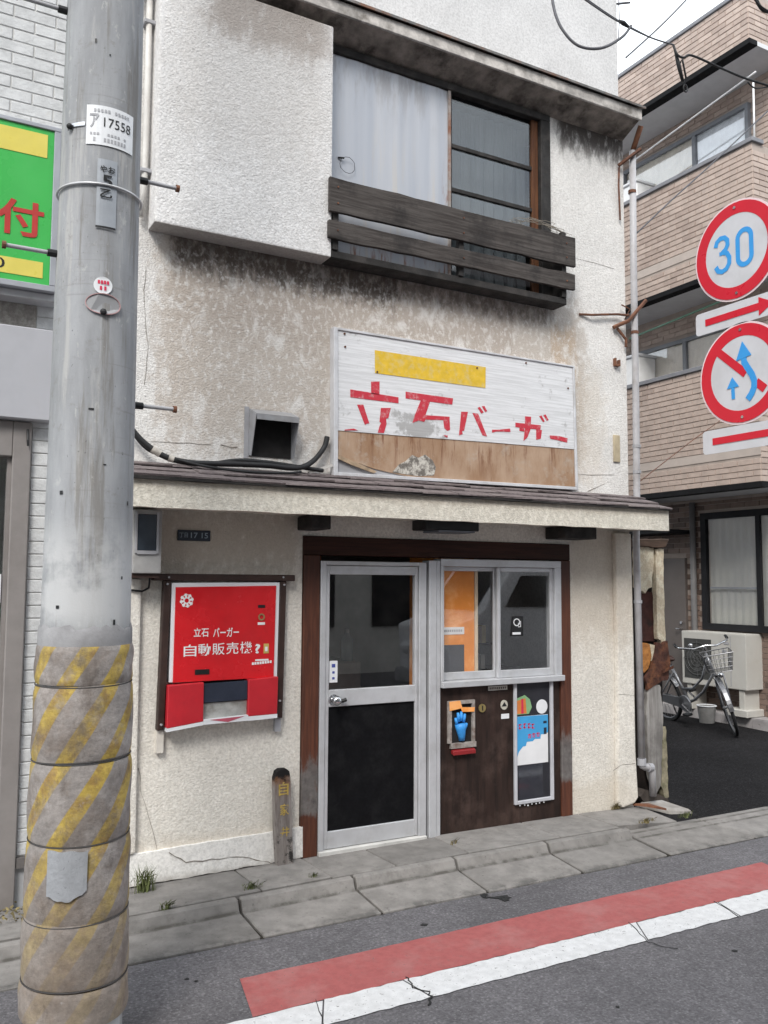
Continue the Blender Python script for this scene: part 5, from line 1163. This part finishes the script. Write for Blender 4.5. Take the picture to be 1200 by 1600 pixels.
# laundry poles and balcony boxes
def pole_obj(name, a, b, r, mat, label, cat): return tag(obj(name, G().tube([a, b], r, 8), mat, smooth=True), label, cat)
pole_obj('laundry_pole', onX(984, 256, 8.5), onX(1181, 112, 8.5), .011, m_white, 'white laundry pole slanting across the top balcony of the tiled building', 'pole')
pole_obj('pole_stay', onX(1177, 128, 8.5), onX(1179, 235, 8.5), .011, m_white, 'white upright stay at the end of the white laundry pole', 'pole')
pole_obj('laundry_pole', onX(984, 529, 8.5), onX(1150, 461, 8.5), .014, M('green_pole', (.16, .30, .22), .5, .1), 'pale green laundry pole across the middle balcony of the tiled building', 'pole')
for (px, y0, y1, zb_, lb_) in ((992, 282, 318, 6.80, 'white storage box at the left end of the top balcony'), (995, 553, 606, 4.32, 'white storage box at the left end of the middle balcony')):
    t_ = thing('storage_box', lb_, 'box', onX(px, y1, 8.62)); zt = onX(px, y0, 8.62).z; yy = onX(px, y1, 8.62).y
    obj('box_body', G().box(8.60, 8.92, yy-.06, yy+.5, zb_-1.30, zt-.04), m_white, t_, bevel=.01); obj('box_lid', G().box(8.58, 8.93, yy-.075, yy+.52, zt-.039, zt), m_whiteplas, t_, bevel=.008)

# --- air conditioner outdoor unit
XA = 8.66
ac = thing('air_conditioner_unit', 'white outdoor air conditioner unit on the plinth behind the bicycle', 'air conditioner', (8.80, 2.4, .21))
q = lambda x, y: onX(x, y, XA)
ya, yb = q(1166, 1040).y, q(1066, 1040).y; zt, zb_ = q(1110, 988).z, q(1110, 1072).z
m_acw = M('ac_cream', (.50, .485, .45), .55, .06, 6, (.36, .33, .29), .35)
obj('case', G().box(XA, XA+.30, ya, yb, zb_, zt), m_acw, ac, bevel=.012, seg=2)
y1, y0 = q(1069, 1000).y, q(1111, 1000).y; z1, z0 = q(1090, 998).z, q(1090, 1060).z
obj('fan_recess', G().box(XA-.004, XA-.0005, y0, y1, z0, z1), M('fan_dark', (.05, .05, .048), .7), ac)
cy, cz = (y0+y1)/2, (z0+z1)/2
gg = G()
for k in range(4):
    rr = .05+.05*k; gg.tube([(XA-.012, cy+rr*math.cos(2*math.pi*i/20), cz+rr*math.sin(2*math.pi*i/20)) for i in range(20)], .0035, 4, True)
for k in range(8): a = k*math.pi/4; gg.tube([(XA-.012, cy, cz), (XA-.012, cy+.22*math.cos(a), cz+.22*math.sin(a))], .003, 4)
obj('fan_grille', gg, M('grille_dark', (.10, .10, .10), .5), ac)
gg = G()
for k in range(3):
    a = k*2.094; c, s_ = math.cos(a), math.sin(a); gg.hexa([(XA-.006, cy+.03*c, cz+.03*s_), (XA-.006, cy+.18*math.cos(a+.1), cz+.18*math.sin(a+.1)), (XA-.006, cy+.18*math.cos(a+.9), cz+.18*math.sin(a+.9)), (XA-.006, cy+.05*math.cos(a+.9), cz+.05*math.sin(a+.9))], [(XA-.008, cy+.03*c, cz+.03*s_), (XA-.008, cy+.18*math.cos(a+.1), cz+.18*math.sin(a+.1)), (XA-.010, cy+.18*math.cos(a+.9), cz+.18*math.sin(a+.9)), (XA-.010, cy+.05*math.cos(a+.9), cz+.05*math.sin(a+.9))])
obj('fan', gg, M('fan_blade', (.07, .07, .07), .5), ac)
for (px, py) in ((1135, 1005), (1132, 1017)): p = q(px, py); obj('badge', G().box(XA-.005, XA-.0005, p.y-.035, p.y+.035, p.z-.014, p.z+.014), m_grey, ac)
obj('side_seam', G().box(XA-.003, XA-.0005, q(1142, 1040).y-.004, q(1142, 1040).y+.004, zb_+.03, zt-.03), m_grey, ac)
for yy in (ya+.05, yb-.13): obj('foot', G().box(XA+.02, XA+.28, yy, yy+.08, .214, zb_-.0005), m_acw, ac, bevel=.006)
obj('stand_block', G().box(XA-.02, XA+.28, ya-.01, ya+.30, .2140, .30), m_acw, ac, bevel=.008)

# --- bucket by the plinth
bk = thing('bucket', 'pale plastic bucket under the air conditioner behind the front wheel', 'bucket', (8.60, 2.86, .105))
pb = onX(1104, 1102, 8.55); zb_ = lotz(pb.y)+.004
obj('pail', G().cyl((8.55, pb.y, zb_), (8.55, pb.y, zb_+.20), .085, .11, 18), M('bucket_grey', (.24, .235, .23), .6, .2), bk, smooth=40)
obj('rim', G().tube([(8.55+.112*math.cos(2*math.pi*i/18), pb.y+.112*math.sin(2*math.pi*i/18), zb_+.20) for i in range(18)], .007, 6, True), m_whiteplas, bk, smooth=True)

# --- bicycle
Fc = onZ(1150, 1148, .098); az = lotz(Fc.y)+.003
HA = -1.72; head = Vector((math.cos(HA), math.sin(HA), 0)); side = Vector((-head.y, head.x, 0))
steer = -.55; LEAN = .24
fwd = Vector((math.cos(HA+steer), math.sin(HA+steer), 0)); FUP = (Vector((0, 0, 1))-RT*.10).normalized()
bc = thing('bicycle', 'silver city bicycle with front basket parked on the dark asphalt lot', 'bicycle', (Fc.x-head.x*.5, Fc.y-head.y*.5, az))
RW = .325
Fax = Vector((Fc.x, Fc.y, az)) + FUP*RW
Rax = Vector((Fax.x, Fax.y, az+RW)) - head*1.08
def bp(a, h, s=0.0): return Rax + head*a + side*s + Vector((0, 0, h-RW))
m_tyre = M('tyre', (.014, .014, .015), .8, .2); m_silverp = M('silver_paint', (.24, .245, .26), .4, .1, metal=.6); m_rim = M('rim_alu', (.20, .20, .21), .4, .1, metal=.8)
def wheel(c, d, up_=Vector((0, 0, 1))):
    w_ = thing('wheel', '', '', c); del w_['label']; del w_['category']; w_.parent = bc; w_.location = Vector(c)-WLOC[bc]
    pt = lambda r, a: Vector(c)+d*(r*math.cos(a))+up_*(r*math.sin(a))
    obj('tyre', G().tube([pt(RW-.019, 2*math.pi*i/36) for i in range(36)], .019, 8, True), m_tyre, w_, smooth=True)
    obj('rim', G().tube([pt(RW-.045, 2*math.pi*i/36) for i in range(36)], .011, 6, True), m_rim, w_, smooth=True)
    gg = G(); ax = d.cross(up_)
    for i in range(28):
        a = 2*math.pi*i/28; gg.tube([Vector(c)+ax*(.03 if i % 2 else -.03)+d*(.02*math.cos(a+.5))+up_*(.02*math.sin(a+.5)), pt(RW-.05, a)], .0016, 3)
    gg.cyl(Vector(c)-ax*.045, Vector(c)+ax*.045, .016, n=10); obj('spokes', gg, m_rim, w_)
    gg = G(); prof = []
    for i in range(17):
        a = math.pi*(.02+.62*i/16)+ (math.pi*.02 if d is fwd else math.pi*.12); prof.append(a)
    for a, b in zip(prof, prof[1:]):
        for s_ in (0,): gg.hexa([pt(RW+.012, a)-ax*.028, pt(RW+.012, a)+ax*.028, pt(RW+.012, b)+ax*.028, pt(RW+.012, b)-ax*.028], [pt(RW+.018, a)-ax*.020, pt(RW+.018, a)+ax*.020, pt(RW+.018, b)+ax*.020, pt(RW+.018, b)-ax*.020])
    obj('mudguard', gg, m_rim, bc)
wheel(Rax, head); wheel(Fax, fwd, FUP)
ht, hb = bp(.93, .92), bp(1.0, .66)
bbk = bp(.46, .30); st_t = bp(.26, .74)
gg = G().tube([ht, hb], .019, 8).tube([hb+Vector((0, 0, .05)), bp(.75, .46), bp(.56, .34), bbk], .017, 8).tube([ht-Vector((0, 0, .06)), bp(.78, .62), bp(.58, .48), bp(.38, .45)], .014, 8).tube([bbk, st_t], .017, 8)
for s_ in (-.05, .05): gg.tube([bbk+side*s_*.6, Rax+side*s_], .011, 6).tube([bp(.30, .64, s_*.4), Rax+side*s_], .009, 6)
obj('frame', gg, m_silverp, bc, smooth=True)
gg = G(); crown = Fax+Vector((0, 0, RW+.04))-head*.02
for s_ in (-.05, .05): sx = fwd.cross(Vector((0, 0, 1)))*s_; gg.tube([crown+sx, Fax+Vector((0, 0, .12))+sx, Fax+sx], .010, 6)
gg.tube([crown-fwd.cross(Vector((0, 0, 1)))*.055, crown+fwd.cross(Vector((0, 0, 1)))*.055], .013, 6).tube([crown, hb], .015, 6)
obj('fork', gg, m_rim, bc, smooth=True)
sf = fwd.cross(Vector((0, 0, 1))); stm = ht+Vector((0, 0, .10))
obj('handlebar', G().tube([stm-fwd*.16-sf*.28, stm-fwd*.04-sf*.26, stm+fwd*.05-sf*.12+Vector((0, 0, -.02)), stm+fwd*.05, stm+fwd*.05+sf*.12+Vector((0, 0, -.02)), stm-fwd*.04+sf*.26, stm-fwd*.16+sf*.28], .012, 8).tube([ht, stm+fwd*.05], .013, 8), m_chrome, bc, smooth=True)
for s_ in (-1, 1): obj('grip', G().tube([stm-fwd*.15+sf*.28*s_, stm-fwd*.27+sf*.285*s_], .017, 8), m_black, bc, smooth=True)
obj('bell', G().sphere(stm+sf*.14+Vector((0, 0, .02)), .025, 10, 6), m_chrome, bc, smooth=True)
sa = bp(.22, .80)
sad = G().sphere((0, 0, 0), 1, 14, 8); sad.v = [head*(v.x*.14)+side*(v.y*(.085 if v.x < 0 else .085-.055*v.x))+Vector((0, 0, v.z*.035+ (.012 if v.x < -.3 else 0))) + sa for v in sad.v]
obj('saddle', sad, M('brown_saddle', (.045, .022, .018), .5, .2), bc, smooth=True)
obj('seat_post', G().tube([st_t, sa], .012, 8), m_chrome, bc, smooth=True)
bcn = crown+fwd*.17+Vector((0, 0, .20)); gg = G()
def bpt(u, v, zf): k = .75+.25*zf; return bcn+fwd*(u*.12*k)+sf*(v*.155*k)+Vector((0, 0, -.11+.20*zf))
for zf in (0, .25, .5, .75, 1): gg.tube([bpt(-1, -1, zf), bpt(1, -1, zf), bpt(1, 1, zf), bpt(-1, 1, zf)], .0035 if zf < 1 else .006, 5, True)
for i in range(7):
    t = -1+2*i/6
    for (a, b) in (((t, -1), 0), ((t, 1), 0), ((-1, t), 0), ((1, t), 0)): gg.tube([bpt(*a, 0), bpt(*a, 1)], .0025, 4)
    gg.tube([bpt(t, -1, 0), bpt(t, 1, 0)], .0025, 4)
obj('basket', gg, m_rim, bc)
cg = G().prism([(.46+.10*math.cos(2*math.pi*i/20), .30+.10*math.sin(2*math.pi*i/20)) for i in range(20)], lambda u, v, d: bp(u, v, d), -.075, -.055); cg.hexa([bp(0, .285, -.075), bp(.46, .23, -.075), bp(.46, .37, -.075), bp(0, .365, -.075)], [bp(0, .285, -.06), bp(.46, .23, -.06), bp(.46, .37, -.06), bp(0, .365, -.06)])
obj('chain_guard', cg, m_silverp, bc)
gg = G().cyl(bp(.46, .30, -.11), bp(.46, .30, .11), .014, n=8).tube([bp(.46, .30, -.11), bp(.60, .22, -.12)], .011, 6).tube([bp(.46, .30, .11), bp(.32, .38, .12)], .011, 6); obj('crank', gg, m_chrome, bc)
for a, h, s_ in ((.60, .22, -.17), (.32, .38, .17)): p = bp(a, h, s_); obj('pedal', G().box(-.045, .045, -.035, .035, -.012, .012).xf(Matrix.Translation(p) @ Matrix.Rotation(HA, 4, 'Z')), m_black, bc)
obj('kickstand', G().tube([bp(.02, .31, -.07), bp(-.04, .02, -.16)], .009, 6).tube([bp(.02, .31, .07), bp(-.04, .02, .16)], .009, 6), m_chrome, bc)
obj('reflector', G().sphere(Fax+Vector((0, 0, RW+.06))+fwd*.09, .03, 10, 6), m_chrome, bc, smooth=True)
bc.rotation_mode = 'QUATERNION'; bc.rotation_quaternion = Matrix.Rotation(LEAN, 3, head).to_quaternion()      # leaning on its stand

# ================================================================== TRAFFIC SIGNS
XS = 4.31
ts = thing('traffic_sign', 'two round red-rimmed traffic signs with arrow plates at the right edge', 'traffic sign', (XS+.1, -2.0, 0))
m_sw = M('sign_sheet_white', (.56, .56, .585), .4, .05, 6, (.42, .42, .42), .3, 5); m_sr = M('sign_sheet_red', (.56, .018, .035), .35, .04); m_sbl = M('sign_sheet_blue', (.045, .30, .68), .35, .04); m_pinkrim = M('sign_rim', (.74, .60, .62), .4, .04)
def plane(c): return lambda u, v, d: (XS-d, c.y-u, c.z+v)
def circ(r, n=48, sy=1.0): return [(r*math.cos(2*math.pi*i/n), r*math.sin(2*math.pi*i/n)) for i in range(n)]
def ring(gg, r0, r1, fnp, d0, d1, n=48):
    for i in range(n):
        a, b = 2*math.pi*i/n, 2*math.pi*(i+1)/n
        gg.prism([(r0*math.cos(a), r0*math.sin(a)), (r1*math.cos(a), r1*math.sin(a)), (r1*math.cos(b), r1*math.sin(b)), (r0*math.cos(b), r0*math.sin(b))], fnp, d0, d1)
    return gg
C1 = onX(1150, 391, XS); C2 = onX(1159, 583, XS); RD = .305
for ci, c in enumerate((C1, C2)):
    f_ = plane(c)
    d_ = obj('disc', G().prism(circ(RD), f_, -.004, .0), m_pinkrim, ts)
    obj('disc_face', G().prism(circ(.225), f_, .0005, .002), m_sw, d_)
    obj('red_ring', ring(G(), .222, RD-.012, f_, .0022, .0035), m_sr, d_)
    if ci == 0:
        gg = G()
        P = [(-.145, .062), (-.135, .092), (-.108, .108), (-.078, .104), (-.058, .082), (-.056, .052), (-.072, .028), (-.098, .014)]
        gg.ribbon(P, .030, f_, .0037, .0045)
        gg.ribbon([(-.118, .012), (-.085, .012)], .024, f_, .0037, .0042)
        P = [(-.090, .016), (-.062, .002), (-.046, -.028), (-.048, -.064), (-.068, -.092), (-.100, -.102), (-.130, -.090), (-.146, -.060)]
        gg.ribbon(P, .030, f_, .0037, .0049)
        P = [(.048+.048*math.cos(a), (.055 if math.sin(a) > 0 else -.055)+.050*math.sin(a)) for a in [2*math.pi*(i+.5)/24 for i in range(24)]]
        P = [(x+.015, y) for x, y in P]
        gg.ribbon(P, .030, f_, .0037, .0045, True)
        obj('speed_digits', gg, m_sbl, d_)
    else:
        gg = G().ribbon([(-.158, .158), (.03, -.01)], .048, f_, .0037, .0045).ribbon([(.10, -.072), (.158, -.124)], .048, f_, .0037, .0045)
        obj('slash', gg, m_sr, d_)
        gg = G()
        P = [(.040, -.165), (.068, -.135), (.086, -.100), (.088, -.062), (.072, -.020), (.040, .030), (.022, .062), (.020, .085)]
        gg.ribbon(P, .040, f_, .0047, .0055); gg.prism([(-.034, .078), (.074, .094), (.012, .188)], f_, .0047, .0059)
        gg.ribbon([(-.060, -.145), (-.062, -.075)], .024, f_, .0047, .0055); gg.prism([(-.105, -.078), (-.018, -.076), (-.064, -.012)], f_, .0047, .0059)
        obj('overtaking_arrows', gg, m_sbl, d_)
    for v_ in (-.262, .262): p_ = f_(0, v_, .004); obj('rivet', G().cyl(p_, (p_[0]-.004, p_[1], p_[2]), .009, n=10), m_chrome, d_)
    obj('arm', G().box(XS+.006, XS+.05, c.y-.62, c.y+.05, c.z-.02, c.z+.02), m_grey, ts)
def rrect(w_, h, r):
    P = []
    for cx, cy, a0 in ((w_-r, h-r, 0), (r, h-r, 1), (r, r, 2), (w_-r, r, 3)):
        for k in range(5): a = (a0+k/4)*math.pi/2; P.append((cx+r*math.cos(a), cy+r*math.sin(a)))
    return P
for (tl, bl, headed) in (((1087, 493), (1090, 526), True), ((1098, 675), (1101, 711), False)):
    a, b = onX(*tl, XS), onX(*bl, XS); h = a.z-b.z; org = Vector((XS, a.y, b.z)); f_ = plane(org)
    d_ = obj('arrow_plate', G().prism(rrect(.60, h, .022), f_, -.004, .0), m_sw, ts)
    gg = G().box(0, 0, 0, 0, 0, 0); gg = G()
    gg.ribbon([(.075, h*.50), (.46, h*.50)], .042, f_, .0015, .003)
    if headed: gg.prism([(.4602, h*.5-.055), (.4602, h*.5+.055), (.56, h*.5)], f_, .0015, .003)
    else: gg.ribbon([(.46, h*.50), (.52, h*.50)], .042, f_, .0015, .003)
    obj('red_arrow', gg, m_sr, d_); obj('arm', G().box(XS+.006, XS+.05, org.y-.90, org.y-.08, b.z+h*.5-.015, b.z+h*.5+.015), m_grey, ts)
obj('post', G().cyl((XS+.05, -2.02, 0), (XS+.05, -2.02, 4.6), .038, n=16), m_grey, ts, smooth=40)

# ================================================================== OVERHEAD WIRES
def W(x, y, Y): return tuple(onY(x, y, Y))
cable('overhead_wire', [W(858, -40, -.3), W(866, 15, -.35), W(880, 48, -.4), W(905, 72, -.45), W(940, 75, -.5), W(972, 58, -.5), W(986, 40, -.5)], .0105, 'thick grey wire hanging in a loop before the top wall', m_wire, cat='wire')
cable('overhead_wire', [W(880, -25, -.5), W(935, 14, -.5), W(972, 37, -.5), W(1015, 58, -.5), W(1052, 70, -.5)], .006, 'thin wire from the top wall down to the hanging clamp', m_wire, cat='wire')
cable('overhead_wire', [W(1052, 70, -.5), W(1058, 85, -.52), W(1068, 90, -.53), W(1082, 87, -.54), W(1130, 108, -.55), W(1175, 126, -.56), W(1260, 150, -.6)], .009, 'black wire running right from the hanging clamp', m_cable, cat='wire')
cable('overhead_wire', [W(905, -10, -.5), W(960, 28, -.5), W(1010, 55, -.5)], .004, 'very thin stay wire beside the wire loop', m_wire, cat='wire')
cable('overhead_wire', [W(1100, -30, 2), W(1040, 33, 2), W(978, 90, 2)], .010, 'grey wire rising to the right across the sky', m_wire, cat='wire')
cable('overhead_wire', [W(985, 374, .4), W(1050, 312, .4), W(1110, 258, .4), W(1240, 135, .4)], .007, 'grey wire climbing across the tiled top balcony', m_wire, cat='wire')
cable('overhead_wire', [W(1000, 752, .9), W(1060, 705, .9), W(1110, 668, .9), W(1250, 570, .9)], .004, 'thin brown wire across the lower balcony tiles', m_rustbrown, cat='wire')
cable('overhead_wire', [W(1178, -12, -.6), W(1186, 8, -.6), W(1198, 18, -.6), W(1230, 20, -.6)], .014, 'thick black cable loop at the upper right corner', m_cable, cat='wire')
cable('overhead_wire', [W(1170, -12, -.7), W(1192, 12, -.7), W(1240, 40, -.7)], .006, 'thin black wire at the upper right corner', m_cable, cat='wire')
cable('overhead_wire', [W(1168, 128, -.56), W(1182, 138, -.56), W(1215, 132, -.56)], .006, 'short wire tail under the black wire near the laundry pole', m_cable, cat='wire')
br_ = thing('wall_anchor', 'small wire anchor bracket on the top right corner of the shop', 'bracket', tuple(onY(968, 60, .0)))
obj('anchor_rod', G().tube([onY(966, 60, .02), onY(968, 30, .0), onY(966, -10, .0)], .006, 6), m_grey, br_); obj('anchor_bar', G().tube([onY(964, 6, 0), onY(984, 4, -.02)], .009, 6), m_wire, br_)
cl = thing('wire_clamp', 'dark wire clamp hanging from the thin overhead wire', 'clamp', W(1068, 148, -.5))
obj('clamp_body', G().tube([W(1053, 72, -.5), W(1060, 100, -.5), W(1067, 128, -.5)], [.006, .016, .012], 8), m_cable, cl, smooth=True)
obj('clamp_loop', G().tube([Vector(W(1071, 138, -.5))+Vector((.020*math.cos(k*.6283), 0, .030*math.sin(k*.6283))) for k in range(10)], .006, 6, True), m_cable, cl, smooth=True)
obj('wire_end', G().tube([W(1063, 98, -.5), W(1066, 92, -.5), W(1072, 122, -.5)], .007, 6), m_cable, cl, smooth=True)
sp2 = thing('wire_splice', 'small dark splice on the thin wire at the edge of the sky', 'splice', W(974, 40, -.5))
obj('splice_body', G().tube([W(966, 32, -.5), W(974, 36, -.5), W(982, 42, -.5)], [.008, .018, .010], 8), m_cable, sp2, smooth=True)

# ================================================================== WEEDS
def leafmat(name, c):
    t = NT(name); cc = t.val(t.rgb(c), t.rng(t.island(), 0, 1, .6, 1.5)); return t.done(cc, .7, 0, .2)
m_weed = leafmat('weed_green', (.12, .14, .055)); m_weed2 = leafmat('dry_weed', (.16, .13, .06))
def weed(px, py, h, n, spread, label, mat=None, Y=None):
    p = onY(px, py, Y) if Y is not None else onZ(px, py, .09)
    gg = G()
    for k in range(n):
        a = random.random()*6.28; r = random.random()*spread; b = Vector((p.x+r*math.cos(a), min(p.y+.4*r*math.sin(a), -.03 if Y is None else -.005), zs(p.x)-.004)); hh = h*random.uniform(.4, 1); l = Vector((rj(1), rj(.6)-.3, 0))*hh*.45; wd = random.uniform(.0012, .0032)
        s_ = Vector((math.cos(a+1.3), math.sin(a+1.3), 0))*wd
        m1 = b+l*.35+Vector((0, 0, hh*.6)); t_ = b+l+Vector((0, 0, hh))
        gg.quad(b-s_, b+s_, m1+s_*.8, m1-s_*.8); gg.quad(m1-s_*.8, m1+s_*.8, t_)
        if random.random() < .5:
            q_ = Vector((rj(.012), rj(.01), rj(.008))); gg.quad(m1, m1+Vector((.012, .003, .006))+q_, m1+Vector((.020, 0, .012))+q_*2, m1+Vector((.006, -.004, .010))+q_)
    return tag(obj('weed_tuft', gg, mat or m_weed, kind='thing'), label, 'weed')
weed(226, 1392, .17, 110, .07, 'tall green weed tuft at the wall foot right of the pole')
weed(260, 1420, .05, 40, .035, 'small weed in the slab joint near the tall tuft')
weed(392, 1390, .045, 60, .06, 'low weed patch in the joint left of the marker stake')
weed(490, 1373, .03, 30, .04, 'tiny weed in the joint before the door')
weed(710, 1322, .03, 26, .05, 'tiny weed in the joint before the counter board', m_weed2)
weed(952, 1262, .06, 60, .06, 'dry weed tuft against the foot of the right pilaster', m_weed2)
weed(1010, 1286, .03, 90, .08, 'mossy weeds in the joint below the rain pipe', m_weed2)
weed(1072, 1278, .05, 50, .08, 'sparse weeds at the corner of the parking lot')
gg = G()
pz = onZ(20, 1432, .08)
for k in range(150):
    b = Vector((pz.x-.15+random.random()*.38, pz.y-.10+random.random()*.2, .085+rj(.02)+.02)); a = random.random()*6.28; c, s_ = math.cos(a)*.014, math.sin(a)*.014; e_ = rj(.014)
    gg.quad(b, b+Vector((c, s_, e_)), b+Vector((c*1.8-s_*.3, s_*1.8+c*.3, e_+rj(.008))), b+Vector((c*.7-s_*.7, s_*.7+c*.7, rj(.010))))
tag(obj('leaf_litter', gg, m_weed2), 'clump of dead leaves and weeds at the foot of the left doorway', 'leaves')

# ================================================================== ACROSS THE STREET (out of view, mirrored in the panes; houses raised to block low sky light)
def opposite(x0, x1, h, col, label, rows_, colsn):
    t_ = thing('unseen_opposite_house', label, 'building', ((x0+x1)/2, -12, 0)); mt = M('opposite_wall', col, .85, .1, 2)
    obj('wall', G().box(x0, x1, -15, -10.2, 0, h), mt, t_); obj('roof', G().prism([(x0-.3, h), (x1+.3, h), (x1-.6, h+1.3), (x0+.6, h+1.3)], FR, -15.3, -9.9), m_shingle, t_)
    dx = (x1-x0)/colsn
    for r_ in range(rows_):
        for c_ in range(colsn):
            xa = x0+dx*(c_+.2); obj('window', G().box(xa, xa+dx*.6, -10.21, -10.16, .9+r_*2.7, 2.2+r_*2.7), m_wframe, t_)
opposite(-9, 3.2, 8.6, (.22, .20, .18), 'brown three-storey house across the street out of view, mirrored in the panes and raised to block low sky light', 3, 5)
opposite(3.6, 9.8, 8.9, (.50, .48, .45), 'grey three-storey house across the street out of view, mirrored in the panes and raised to block low sky light', 3, 3)
opposite(10.2, 22, 7.6, (.24, .235, .24), 'dark house farther along the opposite side out of view, mirrored in the panes and raised to block low sky light', 2, 5)
# parked van on the far side, mirrored in the shop window
van = thing('parked_van', 'silver grey van parked on the far side mirrored in the shop window', 'van', (8.2, -5.6, 0))
m_van = M('van_paint', (.78, .78, .80), .3, .04, 3, spec=.5)
vp = [(6.6, .30), (9.9, .30), (9.95, 1.05), (9.9, 1.90), (9.6, 2.0), (7.60, 2.0), (7.05, 1.32), (6.55, 1.15)]
obj('body', G().prism(vp, FR, -6.4, -4.95), m_van, van, bevel=.06, seg=3)
m_vglass = M('van_glass', (.012, .014, .016), .08, .1)
obj('side_window', G().prism([(7.45, 1.42), (8.35, 1.42), (8.35, 1.86), (7.72, 1.86)], FR, -4.948, -4.93), m_vglass, van)
obj('side_window', G().prism([(8.45, 1.42), (9.7, 1.42), (9.7, 1.86), (8.45, 1.86)], FR, -4.948, -4.93), m_vglass, van)
obj('windscreen', G().hexa([(7.09, -6.25, 1.37), (7.09, -5.1, 1.37), (7.56, -5.15, 1.95), (7.56, -6.2, 1.95)], [(7.06, -6.25, 1.39), (7.06, -5.1, 1.39), (7.53, -5.15, 1.97), (7.53, -6.2, 1.97)]), m_vglass, van)
for x in (7.15, 9.3):
    for y in (-4.99, -6.36): 
        wh_ = obj('wheel', G().cyl((x, y-.08, .29), (x, y+.08, .29), .29, n=24), M('van_tyre', (.015, .015, .015), .8), van, smooth=40)
        obj('hub_cap', G().cyl((x, y+.081, .29), (x, y+.09, .29), .18, n=18), m_chrome, wh_)
obj('headlight', G().sphere((6.60, -5.15, .82), .11, 12, 8), m_whiteplas, van, smooth=True); obj('headlight', G().sphere((6.60, -6.2, .82), .11, 12, 8), m_whiteplas, van, smooth=True)
obj('bumper', G().box(6.48, 6.62, -6.38, -4.97, .30, .52), m_grey, van, bevel=.03)
SC.cycles.use_denoising = True
